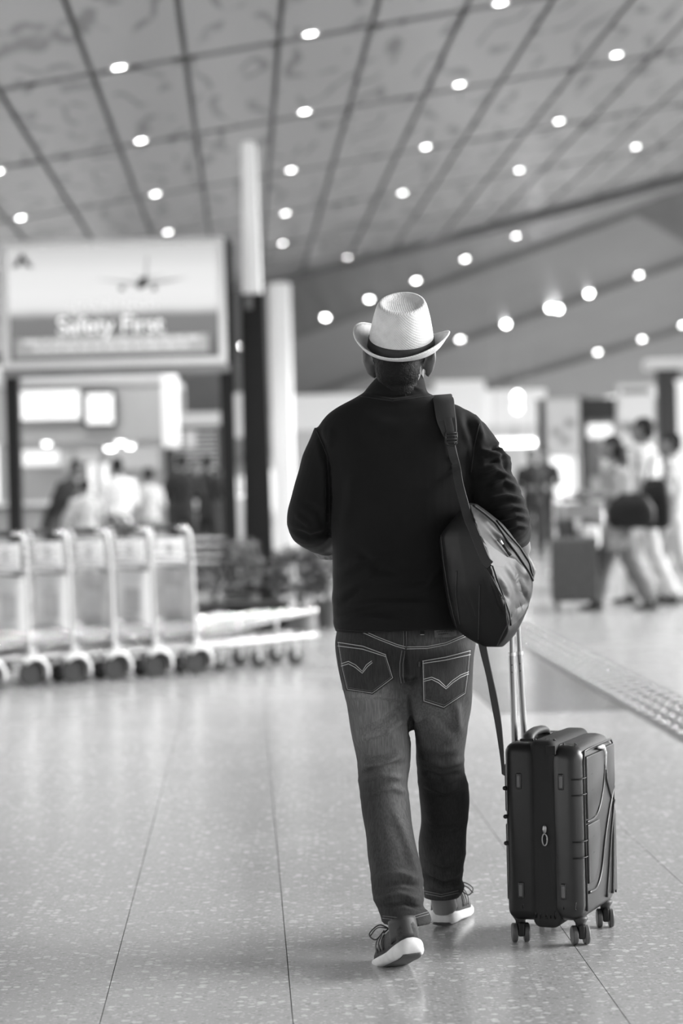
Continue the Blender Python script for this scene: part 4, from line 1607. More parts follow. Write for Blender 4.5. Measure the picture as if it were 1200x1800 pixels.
# four twin-wheel spinners
for ix, x in enumerate((-T / 2 + .026, T / 2 - .026)):
    for iy, y in enumerate((-h + .045, h - .045)):
        w = empty('spinner', (x, y, 0), 0, case)
        w.rotation_euler = (0, 0, -YAW + math.radians((4, -3, 8, 2)[ix * 2 + iy]))
        MB().lathe([(.019, .078), (.021, .070), (.014, .060), (.013, .050)], n=16).build('stem', M_['dark'], w, smooth=True)
        MB().box((-.0085, -.020, .018), (.0085, .024, .056)).build('fork', M_['case'], w, bevel=.004)
        for sx in (-1, 1):
            Mw = Matrix.Translation((sx * .0165, .004, .0265)) @ Matrix.Rotation(math.pi / 2, 4, 'Y')
            MB().lathe([(.012, -.0072), (.0235, -.0070), (.0262, -.004), (.0262, .004), (.0235, .0070), (.012, .0072)], n=24, M=Mw).build('wheel', M_['wheelgrey'], w, smooth='auto')
        MB().tube([(-.018, .004, .0265), (.018, .004, .0265)], .005, 8).build('axle', M_['dark'], w, smooth=True)

# ------------------------------------------------------------------ luggage trolleys nested in a row
M_['tyre'] = mat('trolley_tyre', 0.035, 0.6)
M_['placard'] = mat('white_placard', 0.85, 0.35, noise=(9, 0.08))
M_['placard2'] = mat('grey_poster', 0.45, 0.35, noise=(7, 0.35))
def acrylic(name, g):
    m = bpy.data.materials.new(name)
    m.use_nodes = True
    nt = m.node_tree
    nt.nodes.remove(nt.nodes['Principled BSDF'])
    out = [n for n in nt.nodes if n.type == 'OUTPUT_MATERIAL'][0]
    mx, d, t = nt.nodes.new('ShaderNodeMixShader'), nt.nodes.new('ShaderNodeBsdfDiffuse'), nt.nodes.new('ShaderNodeBsdfTranslucent')
    tc, nz, mr = nt.nodes.new('ShaderNodeTexCoord'), nt.nodes.new('ShaderNodeTexNoise'), nt.nodes.new('ShaderNodeMapRange')
    nz.inputs['Scale'].default_value = 6
    mr.inputs['To Min'].default_value = g * .92
    mr.inputs['To Max'].default_value = min(1, g * 1.06)
    nt.links.new(tc.outputs['Object'], nz.inputs['Vector'])
    nt.links.new(nz.outputs['Fac'], mr.inputs['Value'])
    for s in (d, t): nt.links.new(mr.outputs[0], s.inputs['Color'])
    mx.inputs[0].default_value = .55
    nt.links.new(d.outputs[0], mx.inputs[1])
    nt.links.new(t.outputs[0], mx.inputs[2])
    nt.links.new(mx.outputs[0], out.inputs['Surface'])
    return m


M_['acrylic'] = acrylic('white_acrylic', .92)
M_['ink'] = mat('grey_ink', 0.18, 0.5)


def make_trolley():
    t = thing('luggage_trolley', 'steel luggage trolley', 'trolley')
    W2 = .27
    for s in (-1, 1):
        MB().tube(catmull([(0, s * W2, .17), (0, s * W2, .35), (-.005, s * W2, .70), (-.02, s * W2, .92), (-.045, s * W2, .975)], 3), .0145, 10).build('upright', M_['alu'], t, smooth=True)
        MB().tube(catmull([(-.02, s * (W2 - .01), .185), (.3, s * .25, .185), (.8, s * .19, .20), (1.02, s * .16, .205)], 3), .017, 10).build('base_rail', M_['alu'], t, smooth=True)
        # rear wheel with its fender
        Mw = Matrix.Translation((0, s * (W2 + .012), .085)) @ Matrix.Rotation(math.pi / 2, 4, 'X')
        w = MB().lathe([(.02, -.018), (.06, -.019), (.08, -.016), (.085, -.008), (.085, .008), (.08, .016), (.06, .019), (.02, .018)], n=24, M=Mw).build('rear_wheel', M_['tyre'], t, smooth='auto')
        MB().lathe([(.012, -.023), (.05, -.021), (.05, .021), (.012, .023)], n=16, M=Mw).build('hub', M_['dark'], w, smooth='auto')
        rings = []
        for a in np.linspace(math.radians(-20), math.radians(140), 12):
            rr = []
            for b in np.linspace(-1.4, 1.4, 9):
                rad = .072 + .046 * math.cos(b * .95)
                rr.append((rad * math.cos(a) + .008, s * (W2 + .012) + .060 * math.sin(b), .090 + rad * math.sin(a)))
            rings.append(rr)
        f = MB().loft(rings, caps=False, close=False).build('fender', M_['light'], w, smooth=True)
        sm = f.modifiers.new('t', 'SOLIDIFY')
        sm.thickness = .004
        # front caster
        Mc = Matrix.Translation((.86, s * .13, .062)) @ Matrix.Rotation(math.pi / 2, 4, 'X')
        c = MB().lathe([(.015, -.014), (.05, -.014), (.062, -.008), (.062, .008), (.05, .014), (.015, .014)], n=20, M=Mc).build('front_wheel', M_['tyre'], t, smooth='auto')
        MB().box((.845, s * .13 - .02, .06), (.875, s * .13 - .015, .2)).build('caster_fork', M_['alu'], c)
    for y in (-.20, -.10, 0, .10, .20):
        MB().tube([(.02, y, .225), (.5, y * .92, .30), (1.0, y * .8, .372), (1.02, y * .8, .36)], .0125, 8).build('tray_rail', M_['chrome'], t, smooth=True)
    MB().tube([(1.0, -.18, .372), (1.0, .18, .372)], .017, 10).build('nose_bar', M_['chrome'], t, smooth=True)
    MB().tube([(.03, -W2, .23), (.03, W2, .23)], .015, 8).build('cross_bar', M_['alu'], t, smooth=True)
    MB().tube([(1.02, -.17, .205), (1.02, .17, .205)], .017, 8).build('cross_bar', M_['alu'], t, smooth=True)
    MB().tube([(.72, -.12, .2), (.72, -.12, .33)], .01, 8).build('strut', M_['alu'], t, smooth=True)
    MB().tube([(-.045, -W2, .975), (-.045, W2, .975)], .017, 10).build('handle_bar', M_['chrome'], t, smooth=True)
    MB().tube([(-.045, -.17, .975), (-.045, .17, .975)], .021, 10).build('hand_grip', M_['dark'], t, smooth=True)
    # wire basket below the handle
    bsk = MB().box((.0, -.24, .735), (.22, .24, .742)).build('basket', M_['alu'], t)
    for z in (.79, .85, .905):
        MB().tube([(0, -.24, z), (.24, -.24, z), (.24, .24, z), (0, .24, z)], .005, 6, closed=True).build('basket_wire', M_['chrome'], bsk)
    for y in np.linspace(-.24, .24, 7):
        MB().tube([(0, y, .74), (0, y, .905)], .004, 6).build('basket_wire', M_['chrome'], bsk)
    pl = MB().box((-.026, -.20, .755), (-.018, .20, .915)).build('placard', M_['acrylic'], t, bevel=.003)
    MB().box((-.0285, -.03, .80), (-.026, .04, .87)).build('print_mark', M_['placard2'], pl)
    MB().tube([(0, -W2, .725), (0, W2, .725)], .012, 8).build('cross_bar', M_['alu'], t, smooth=True)
    bd = MB().box((-.012, -.255, .34), (-.006, .255, .70)).build('advert_board', M_['acrylic'], t, bevel=.003)
    MB().box((-.0145, -.10, .42), (-.012, .12, .58)).build('print_mark', M_['light'], bd)
    return t


c0, c1 = G(55, 1207), G(345, 1186)
step = (c1 - c0) / 4
hd = math.atan2(step.y, step.x)
lat = Vector((-math.sin(hd), math.cos(hd), 0))
tro = make_trolley()
words_t = ['at the front of the row, with its nose sticking out right', 'second from the right end of the row', 'third from the right end of the row', 'fourth from the right end of the row', 'fifth from the right end of the row', 'cut by the left edge of the photo', 'hidden mostly past the left edge of the photo']
srcs = [tro] + [copy_tree(tro) for _ in range(6)]
for k, t in enumerate(srcs):
    p = c0 + step * (4 - k) + lat * .282
    t.location = (p.x, p.y, 0)
    t.rotation_euler = (0, 0, hd + math.radians(random.uniform(-.6, .6)))
    t['label'] = 'nested steel luggage trolley ' + words_t[k]
    t['category'] = 'trolley'
    t['group'] = 'nested luggage trolleys'
    if k in (0, 2):
        for ch in t.children:
            if ch.name.startswith('advert_board'):
                ch.data = ch.data.copy()
                ch.data.materials.clear()
                ch.data.materials.append(M_['placard2'])

# ------------------------------------------------------------------ sign on two black posts
SD = 25.0
tl, tr_ = W(0, 427, SD), W(394, 413, SD)
bl, br = W(6, 648, SD), W(398, 640, SD)
sx0, sx1 = (tl.x + bl.x) / 2, (tr_.x + br.x) / 2
sz0, sz1 = (bl.z + br.z) / 2, (tl.z + tr_.z) / 2
sign = thing('hanging_sign', 'large backlit airport safety sign with aeroplane picture on black posts', 'sign', ((sx0 + sx1) / 2, SD, 0))
hw = (sx1 - sx0) / 2
bx('box', (-hw, .02, sz0), (hw, .28, sz1), M_['dark'], sign, bevel=.01)
fw_ = .075
for nm, lo, hi in (('frame_rail', (-hw, -.02, sz1 - fw_), (hw, .05, sz1)), ('frame_rail', (-hw, -.02, sz0), (hw, .05, sz0 + fw_)), ('frame_rail', (-hw, -.02, sz0 + fw_), (-hw + fw_, .05, sz1 - fw_)), ('frame_rail', (hw - fw_, -.02, sz0 + fw_), (hw, .05, sz1 - fw_))):
    bx(nm, lo, hi, M_['white'], sign, bevel=.012)
bx('lower_beam', (-hw - .02, -.01, sz0 - .085), (hw + .03, .26, sz0 - .005), M_['mid'], sign)
pl_x = W(22, 800, SD).x - sign.location.x
pr_x = W(402, 850, SD).x - sign.location.x
for x in (pl_x, pr_x):
    bx('post', (x - .07, .06, 0), (x + .07, .24, sz1 - .02), M_['black_metal'], sign, bevel=.008)
    bx('base_plate', (x - .16, -.02, 0), (x + .16, .34, .04), M_['black_metal'], sign)
bx('side_post', (hw + .005, .04, sz0 - .3), (hw + .075, .24, sz1 - .06), M_['black_metal'], sign)


def print_mat():
    m = bpy.data.materials.new('backlit_print')
    m.use_nodes = True
    nt = m.node_tree
    b = nt.nodes['Principled BSDF']
    tc = nt.nodes.new('ShaderNodeTexCoord')
    sp = nt.nodes.new('ShaderNodeSeparateXYZ')
    nt.links.new(tc.outputs['Generated'], sp.inputs[0])
    rp_ = nt.nodes.new('ShaderNodeValToRGB')
    els = [(0.0, .13), (.16, .17), (.22, .20), (.40, .22), (.43, .50), (.49, .86), (.6, .9), (.80, .86), (1.0, .66)]
    cr = rp_.color_ramp
    while len(cr.elements) < len(els): cr.elements.new(.5)
    for e, (p, g) in zip(cr.elements, els):
        e.position = p
        e.color = (g, g, g, 1)
    nz = nt.nodes.new('ShaderNodeTexNoise')
    mp = nt.nodes.new('ShaderNodeMapping')
    mp.inputs['Scale'].default_value = (5, 1, 30)
    nt.links.new(tc.outputs['Generated'], mp.inputs[0])
    nt.links.new(mp.outputs[0], nz.inputs['Vector'])
    nz.inputs['Scale'].default_value = 1.0
    ad = nt.nodes.new('ShaderNodeMath')
    ad.operation = 'MULTIPLY_ADD'
    ad.inputs[1].default_value = .05
    nt.links.new(nz.outputs['Fac'], ad.inputs[0])
    nt.links.new(sp.outputs['Z'], ad.inputs[2])
    nt.links.new(ad.outputs[0], rp_.inputs[0])
    nt.links.new(rp_.outputs[0], b.inputs['Emission Color'])
    b.inputs['Emission Strength'].default_value = .46
    b.inputs['Base Color'].default_value = (.02, .02, .02, 1)
    b.inputs['Roughness'].default_value = .5
    return m


M_['print'] = print_mat()
panel = bx('print_panel', (-hw + fw_, .0, sz0 + fw_), (hw - fw_, .03, sz1 - fw_), M_['print'], sign)
M_['print_white'] = glow('print_white', .9, .36)
M_['print_pale'] = glow('print_pale', .6, .22)
M_['print_grey'] = mat('print_dark', 0.02, .6)
M_['print_mid'] = mat('print_mid', 0.42, .6)
M_['print_mid'].node_tree.nodes['Principled BSDF'].inputs['Emission Color'].default_value = (1, 1, 1, 1)
M_['print_mid'].node_tree.nodes['Principled BSDF'].inputs['Emission Strength'].default_value = .06


def sg(px, py, off=-.004):
    p = W(px, py, SD)
    return Vector((p.x - sign.location.x, off, p.z))


def flat_poly(name, pts, m, parent, y=-.004, th=.003):
    v = [sg(x, yy, y) for x, yy in pts]
    n = len(v)
    vs = [tuple(p) for p in v] + [(p.x, p.y + th, p.z) for p in v]
    MBp = MB().add(vs, [tuple(range(n)), tuple(range(n, 2 * n))[::-1]] + [(k, (k + 1) % n, n + (k + 1) % n, n + k) for k in range(n)])
    return MBp.build(name, m, parent)


def text_obj(name, body_, m, parent, cx, cy, width_px, bold=0.0, height_px=None):
    cu = bpy.data.curves.new(name, 'FONT')
    cu.body = body_
    cu.align_x = 'CENTER'
    cu.align_y = 'CENTER'
    cu.extrude = .006
    cu.offset = bold
    o = bpy.data.objects.new(name, cu)
    COL.objects.link(o)
    dg = bpy.context.evaluated_depsgraph_get()
    dg.update()
    me = bpy.data.meshes.new_from_object(o.evaluated_get(dg))
    bpy.data.objects.remove(o, do_unlink=True)
    xs = [v.co.x for v in me.vertices]
    zs = [v.co.y for v in me.vertices]
    if not xs: return None
    mx, mz = (max(xs) + min(xs)) / 2, (max(zs) + min(zs)) / 2
    k = (width_px / 170.0) / (max(xs) - min(xs))
    kz = k if height_px is None else (height_px / 170.0) / (max(zs) - min(zs))
    me.transform(Matrix(((k, 0, 0, -mx * k), (0, 0, -.5, 0), (0, kz, 0, -mz * kz), (0, 0, 0, 1))))
    ob = mesh_obj(name, me, m, parent)
    c = sg(cx, cy, -.006)
    ob.location = c
    return ob


text_obj('lettering', 'Safety First', M_['print_white'], panel, 195, 575, 186, .006)
text_obj('lettering', 'सुरक्षा प्रथम', M_['print_pale'], panel, 197, 541, 160, .004)
# caption band with two lines of fine print too small to read
flat_poly('caption_band', [(27, 596), (366, 586), (366, 618), (27, 628)], M_['print_mid'], panel, -.001, .001)
for (x0, x1, yy) in ((42, 352, 601), (60, 330, 614)):
    x = x0
    while x < x1:
        w_ = random.uniform(10, 30)
        x2 = min(x + w_, x1)
        y_ = yy - (x - 42) * .028
        flat_poly('fine_print', [(x, y_ - 3), (x2, y_ - 3.4), (x2, y_ + 3), (x, y_ + 3.4)], M_['print_pale'], panel, -.006)
        x = x2 + 5
# aeroplane seen from behind
flat_poly('plane_wing', [(246, 496), (205, 493), (165, 490), (205, 496), (246, 504)], M_['print_mid'], panel, -.005)
flat_poly('plane_wing', [(252, 496), (290, 491), (332, 487), (292, 497), (252, 504)], M_['print_mid'], panel, -.005)
flat_poly('plane_body', [(240, 503), (243, 494), (250, 487), (257, 486), (260, 492), (257, 501), (249, 508), (242, 508)], M_['print_grey'], panel, -.007)
flat_poly('plane_tail', [(254, 488), (257, 450), (260, 450), (259, 488)], M_['print_mid'], panel, -.006)
flat_poly('plane_stabiliser', [(226, 483), (252, 489), (292, 482), (254, 493)], M_['print_mid'], panel, -.0055)
for x, y in ((214, 507), (271, 507)):
    flat_poly('plane_engine', [(x - 5, y), (x - 3, y - 4), (x + 3, y - 4), (x + 5, y), (x + 3, y + 4), (x - 3, y + 4)], M_['print_grey'], panel, -.007)
# emblem: fan of strokes
for k, a in enumerate((-62, -38, -14, 14, 38, 62)):
    r = math.radians(a)
    x0_, y0_ = 39, 446
    L1 = 22 + 6 * (abs(a) < 20)
    ex, ey = x0_ + L1 * math.sin(r), y0_ + 26 - (1 - abs(math.sin(r))) * 4
    flat_poly('emblem_stroke', [(x0_ - 2, y0_), (x0_ + 2, y0_), (ex + 2.5, ey), (ex - 2.5, ey)], M_['print_grey'] if abs(a) < 40 else M_['print_mid'], panel, -.005)

# ------------------------------------------------------------------ tapered masts
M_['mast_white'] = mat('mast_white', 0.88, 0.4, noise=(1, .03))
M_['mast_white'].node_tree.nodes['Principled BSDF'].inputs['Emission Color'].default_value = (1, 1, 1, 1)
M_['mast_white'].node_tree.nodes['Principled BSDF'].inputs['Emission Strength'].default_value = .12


def mast(label, px_c, base_y_D, y_top, y_mid, w_bot, w_mid, w_top, black):
    D = base_y_D
    s = F_PX / D
    b = W(px_c, 1000, D)
    root = thing('light_mast', label, 'column', (b.x, D, 0))
    zt = W(px_c, y_top, D).z
    zm = W(px_c, y_mid, D).z if black else 0.0
    if black:
        MB().loft([[(sx * w / 2 / s, sy * .16, z) for sx, sy in ((-1, -1), (1, -1), (1, 1), (-1, 1))] for w, z in ((w_bot, 0), (w_mid, zm))]).build('black_cladding', M_['black_metal'], root)
        bx('foot_plate', (-w_bot / s * .7, -.25, 0), (w_bot / s * .7, .25, .05), M_['black_metal'], root)
        bx('joint_plate', (-w_mid / s * .30, -.17, zm - .16), (w_mid / s * .0, -.15, zm - .02), M_['mid'], root)
    n = 24
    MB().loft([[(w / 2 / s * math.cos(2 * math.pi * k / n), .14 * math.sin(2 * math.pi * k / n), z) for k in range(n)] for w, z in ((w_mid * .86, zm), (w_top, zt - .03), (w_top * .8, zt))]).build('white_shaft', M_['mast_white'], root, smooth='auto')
    MB().tube([(w_mid * .30 / s, -.12, zm), (w_top * .30 / s, -.12, zt)], .012, 6).build('rib', M_['light'], root)
    return root


mast('tall tapered mast, black below and white above, right of the sign', 456, 25.6, 251, 518, 50, 40, 27, True)
mast('plain white column beyond the black mast', 503, 45.0, 497, 600, 44, 44, 40, False)

# ------------------------------------------------------------------ plants
M_['leaf'] = mat('leaf', 0.10, 0.45, noise=(30, .5))
M_['leaf2'] = mat('leaf_pale', 0.20, 0.45, noise=(30, .5))
M_['pot'] = mat('grey_pot', 0.11, 0.6, noise=(8, .2))


def shrub(label, base, pot_r, pot_h, cr, ch, n, with_pot=True, seed=1, m='leaf'):
    r = random.Random(seed)
    t = thing('potted_shrub', label, 'plant', base, 0, 'potted plants')
    if with_pot:
        MB().lathe([(pot_r * .72, 0), (pot_r * .75, .01), (pot_r * .93, pot_h * .82), (pot_r * 1.04, pot_h * .84), (pot_r * 1.04, pot_h), (pot_r * .9, pot_h), (pot_r * .85, pot_h * .9)], n=24).build('pot', M_['pot'], t, smooth='auto')
    else:
        pot_h = pot_h
        MB().lathe([(pot_r, 0), (pot_r * 1.05, pot_h), (pot_r * .9, pot_h)], n=16).build('pot', M_['dark'], t, smooth='auto')
    st = MB()
    for k in range(7):
        a = r.uniform(0, 6.28)
        st.tube([(0, 0, pot_h * .85), (cr * .3 * math.cos(a), cr * .3 * math.sin(a), pot_h + ch * .4), (cr * .7 * math.cos(a), cr * .7 * math.sin(a), pot_h + ch * .85)], [.008, .006, .003], 6)
    st.build('stem', M_['dark'], t)
    mb = MB()
    for k in range(n):
        a, b = r.uniform(0, 6.28), math.acos(r.uniform(-.8, 1))
        rad = r.uniform(.45, 1) ** .6
        p = Vector((cr * rad * math.sin(b) * math.cos(a), cr * rad * math.sin(b) * math.sin(a), pot_h + ch * (.5 + .52 * rad * math.cos(b))))
        d = (Vector((math.cos(a), math.sin(a), r.uniform(-.3, .9)))).normalized()
        s_ = d.cross(Vector((r.uniform(-1, 1), r.uniform(-1, 1), 1))).normalized()
        nrm = s_.cross(d)
        l, w = r.uniform(.05, .09), r.uniform(.014, .024)
        mb.add([p, p + d * l * .5 + s_ * w, p + d * l - nrm * l * .2, p + d * l * .5 - s_ * w, p + d * l * .5 + nrm * .006], [(0, 1, 4), (1, 2, 4), (2, 3, 4), (3, 0, 4)])
    f = mb.build('foliage', M_[m], t)
    tag(f, kind='stuff')
    return t


p = G(527, 1114)
shrub('bushy plant in a grey round pot left of the man', (p.x, p.y + .12, 0), .125, .22, .24, .50, 900, seed=2)
p = G(572, 1108)
shrub('second potted plant partly behind the man\'s elbow', (p.x + .02, p.y + .35, 0), .12, .24, .20, .62, 800, seed=3)
p = W(376, 1060, 22.5)
shrub('leafy plant standing behind the trolley handles', (p.x, p.y, 0), .16, .15, .22, .62, 800, False, seed=4)
p = W(432, 1060, 24.2)
shrub('pale leafy plant between the sign post and the mast', (p.x, p.y, 0), .13, .15, .15, .55, 600, False, seed=5, m='leaf2')
p = G(452, 1112)
pb_ = thing('planter_box', 'low black box at the foot of the mast behind the trolley nose', 'planter', (p.x, p.y + .2, 0))
bx('box', (-.27, -.2, .03), (.26, .2, .23), M_['black_metal'], pb_, bevel=.008)
bx('lid', (-.28, -.21, .23), (.27, .21, .25), M_['dark'], pb_, bevel=.004)
for sx in (-.24, .20):
    bx('foot', (sx, -.18, 0), (sx + .04, .18, .03), M_['dark'], pb_)
# pale globe lamp between post and mast
p = W(429, 905, 27)
gl = thing('litter_bin', 'pale rounded bin top between the sign post and the mast', 'bin', (p.x, p.y, 0))
MB().lathe([(.10, 0), (.11, .3), (.115, .62)], n=20).build('stand', M_['dark'], gl, smooth='auto')
MB().lathe([(.115, .62), (.12, .70), (.12, 1.02), (.10, 1.09), (.05, 1.12), (.01, 1.125)], n=20).build('dome', M_['white'], gl, smooth='auto')

# ------------------------------------------------------------------ food kiosk behind the sign
KD = 34.0


def k_(px, py, D=KD):
    return W(px, py, D)


kx0, kx1 = k_(-60, 720).x, k_(300, 720).x
kz0, kz1 = k_(170, 776).z, k_(170, 664).z
M_['fascia'] = mat('kiosk_fascia', 0.42, 0.5, noise=(1, .05))
kio = thing('kiosk', 'grey food kiosk with deep fascia behind the safety sign', 'kiosk', ((kx0 + kx1) / 2, KD, 0))
kw = (kx1 - kx0) / 2
bx('fascia', (-kw, 0, kz0), (kw, .25, kz1), M_['fascia'], kio, bevel=.02)
bx('fascia_cap', (-kw - .03, -.06, kz1 - .10), (kw + .03, .3, kz1 + .02), M_['light'], kio, bevel=.02)
bx('roof', (-kw, .2, kz1 - .1), (kw, 3.2, kz1), M_['light'], kio)
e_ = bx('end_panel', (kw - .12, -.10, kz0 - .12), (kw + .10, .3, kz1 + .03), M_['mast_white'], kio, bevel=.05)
bx('end_post', (kw - .10, 0, 0), (kw + .02, .18, kz0), M_['dark'], kio)
bx('end_post', (-kw, 0, 0), (-kw + .12, .18, kz0), M_['dark'], kio)
bx('rear_wall', (-kw, 3.0, 0), (kw, 3.2, kz1), M_['light'], kio)
ctr = bx('counter', (-kw + .1, .6, 0), (kw - .15, 1.2, 1.0), M_['mid'], kio, bevel=.01)
bx('counter_top', (-kw + .05, .5, 1.0), (kw - .1, 1.3, 1.06), M_['white'], kio, bevel=.01)
for i in range(6):
    x = -kw + .3 + i * (2 * kw - .6) / 5.0
    bx('counter_panel', (x - .2, .585, .1), (x + .2, .6, .95), M_['fascia'], kio)


def wall_screen(name, label, x0, y0, x1, y1, D, m, frame=.04, mf='dark', cat='screen', group=None, th=.08):
    a, b = W(x0, y1, D), W(x1, y0, D)
    c = (a + b) / 2
    t = thing(name, label, cat, (c.x, D, a.z), 0, group)
    w, h_ = (b.x - a.x) / 2, b.z - a.z
    bx('housing', (-w - frame, 0, -frame), (w + frame, th, h_ + frame), M_[mf], t, bevel=.01)
    bx('screen', (-w, -.012, 0), (w, .01, h_), M_[m], t)
    return t, w, h_


t, w, h_ = wall_screen('menu_screen', 'wide glowing white menu screen on the kiosk fascia', 36, 686, 139, 738, KD - .12, 'lightbox', .03, 'mid')
MB().tube([(.13 * math.cos(a), -.014, h_ / 2 + .13 * math.sin(a)) for a in np.linspace(0, 2 * math.pi, 25)[:-1]], .008, 6, closed=True).build('ring_logo', M_['light'], t)
t, w, h_ = wall_screen('menu_screen', 'small upright menu screen in a dark frame on the fascia', 153, 692, 198, 745, KD - .12, 'lightbox', .045, 'dark')
for x in (.03, .08):
    bx('print_mark', (x, -.014, .08), (x + .025, -.011, .15), M_['mid'], t)
t, w, h_ = wall_screen('lit_panel', 'bright lit panel inside the kiosk beside the left sign post', 38, 791, 104, 819, KD + 2.6, 'lightbox', .02, 'light')
t, w, h_ = wall_screen('lit_panel', 'small pale panel right of the bright kiosk panel', 110, 795, 126, 825, KD + 2.6, 'lightbox_soft', .02, 'light')
t, w, h_ = wall_screen('lit_panel', 'tall pale panel in the middle of the kiosk back wall', 135, 792, 175, 845, KD + 2.6, 'lightbox_soft', .02, 'light')
t, w, h_ = wall_screen('lit_panel', 'broad pale panel at the right of the kiosk back wall', 190, 785, 275, 825, KD + 2.6, 'lightbox_soft', .02, 'light')
for x, y, w_, s in ((82, 777, 'far left', .07), (194, 786, 'low in the middle', .09), (212, 776, 'high in the middle', .07), (228, 782, 'at the right of the three', .07)):
    p = W(x, y, KD + 1.2)
    t = thing('pendant_lamp', 'round pendant lamp under the kiosk ceiling, ' + w_, 'lamp', p, 0, 'kiosk pendant lamps')
    MB().lathe([(s * .3, .10), (s, .03), (s * 1.02, -.005), (s * .9, -.01)], n=20).build('shade', M_['light'], t, smooth='auto')
    MB().lathe([(s * .9, -.01), (s * .7, -.035), (s * .2, -.045)], n=20).build('diffuser', M_['tubelight'], t, smooth='auto')
    MB().tube([(0, 0, .1), (0, 0, kz1 - p.z - .05)], .008, 6).build('cord', M_['dark'], t)
for x, y0, y1, w_ in ((161, 815, 855, 'left'), (185, 815, 870, 'right')):
    p = W(x, y1, KD + .9)
    t = thing('wall_light', 'tall thin light tube inside the kiosk, ' + w_ + ' one', 'lamp', (p.x, p.y, 1.06), 0, 'kiosk light tubes')
    MB().lathe([(.05, 0), (.05, .03), (.02, .04)], n=12).build('foot', M_['light'], t)
    MB().tube([(0, 0, .03), (0, 0, W(x, y0, KD + .9).z - 1.06)], .045, 12).build('tube', M_['lightbox'], t, smooth='auto')
# slatted menu board right of the kiosk
p0, p1 = W(304, 832, 36), W(386, 745, 36)
t = thing('menu_board', 'grey slatted departure-style board between kiosk and right sign post', 'board', ((p0.x + p1.x) / 2, 36, 0))
w = (p1.x - p0.x) / 2
bx('backing', (-w, 0, p0.z), (w, .1, p1.z), M_['dark'], t)
bx('lit_header', (-w, -.02, p1.z - .02), (w, .1, p1.z + .18), M_['lightbox_soft'], t)
for i in range(9):
    z = p0.z + .06 + i * (p1.z - p0.z - .1) / 9
    bx('slat', (-w + .04, -.03, z), (w - .04, 0, z + .035), M_['light'], t)
for x in (-w, w - .08):
    bx('leg', (x, 0, 0), (x + .08, .1, p0.z), M_['dark'], t)
bx('poster', (-w * .45, -.04, p1.z - .34), (0, -.03, p1.z - .1), M_['lightbox_soft'], t)
# low service wall linking the kiosk to the masts
p0, p1 = W(300, 905, 38), W(600, 870, 38)
t = thing('service_wall', 'low dark service wall behind the trolleys and sign post', 'wall panel', ((p0.x + p1.x) / 2, 38, 0))
w = (p1.x - p0.x) / 2
bx('panel', (-w, 0, 0), (-w * .25, .15, .95), M_['dark'], t)
bx('top_rail', (-w, -.03, .95), (-w * .25, .18, 1.0), M_['mid'], t)
# pale signboards deeper behind (left of mast, x 400-430)
t, w, h_ = wall_screen('banner', 'tall pale banner seen between sign post and black mast', 405, 690, 432, 770, 41, 'lightbox_soft', .02, 'mid', 'banner')
bx('pole', (-.03, 0, -W(418, 770, 41).z), (.03, .05, 0), M_['mid'], t)

# ------------------------------------------------------------------ shops on the right
SDR = 44.0


def shop_panel(label, x0, y0, x1, y1, D, m, mf='mid', foot=True, cat='light box', frame=.04):
    t, w, h_ = wall_screen('light_box', label, x0, y0, x1, y1, D, m, frame, mf, cat, None, .15)
    z0 = t.location.z
    if foot:
        for x in (-w, w - .06):
            bx('leg', (x, .02, -z0), (x + .06, .12, -.02), M_[mf], t)
    return t, w, h_


t, w, h_ = shop_panel('tall white advertising light box right of the tube lamp', 962, 704, 1016, 800, SDR, 'lightbox_soft', 'light')
for i, (x, z) in enumerate(((-.2, .35), (.05, .5), (-.05, .2))):
    bx('picture', (x, -.016, z), (x + .16, -.013, z + .14), M_['placard2'], t)
t, w, h_ = shop_panel('white hanging shop sign at the upper right', 1088, 678, 1146, 740, SDR - 2, 'lightbox_soft', 'light')
bx('stripe', (-w + .05, -.016, h_ - .14), (w - .05, -.013, h_ - .04), M_['mid'], t)
shop_panel('bright shop window strip behind the walking couple', 1060, 760, 1150, 850, SDR + 1.6, 'lightbox_soft', 'light')
shop_panel('glowing round-cornered shop panel behind the woman', 1030, 745, 1075, 770, SDR + 1, 'lightbox', 'mid')
for x0, x1, y0, lab in ((1018, 1030, 700, 'slim black post beside the tall white light box'), (944, 956, 706, 'slim dark post right of the bare bulbs')):
    p = W((x0 + x1) / 2, y0, SDR - .4)
    t = thing('shop_post', lab, 'post', (p.x, p.y, 0))
    w = (x1 - x0) / 2 / F_PX * SDR
    bx('shaft', (-w, -w, 0), (w, w, p.z), M_['dark'], t)
    bx('cap', (-w * 1.4, -w * 1.4, p.z), (w * 1.4, w * 1.4, p.z + .05), M_['mid'], t)
    bx('foot', (-w * 1.8, -w * 1.8, 0), (w * 1.8, w * 1.8, .04), M_['mid'], t)
p0, p1 = W(1024, 900, 46.5), W(1260, 700, 46.5)
t = thing('shop_unit', 'dim grey shop front behind the walking couple', 'shop', ((p0.x + p1.x) / 2, 46.5, 0))
w = (p1.x - p0.x) / 2
bx('wall_panel', (-w, 0, 0), (w, .3, p1.z), M_['mid'], t)
bx('fascia', (-w, -.1, p1.z - .35), (w, .1, p1.z + .05), M_['dark'], t)
for i in range(6):
    x = -w + .1 + i * 2 * w / 6
    bx('display_case', (x, -.15, .4 + .1 * (i % 2)), (x + .32, 0, 1.2 + .35 * (i % 3)), M_[('light', 'dark', 'white')[i % 3]], t)
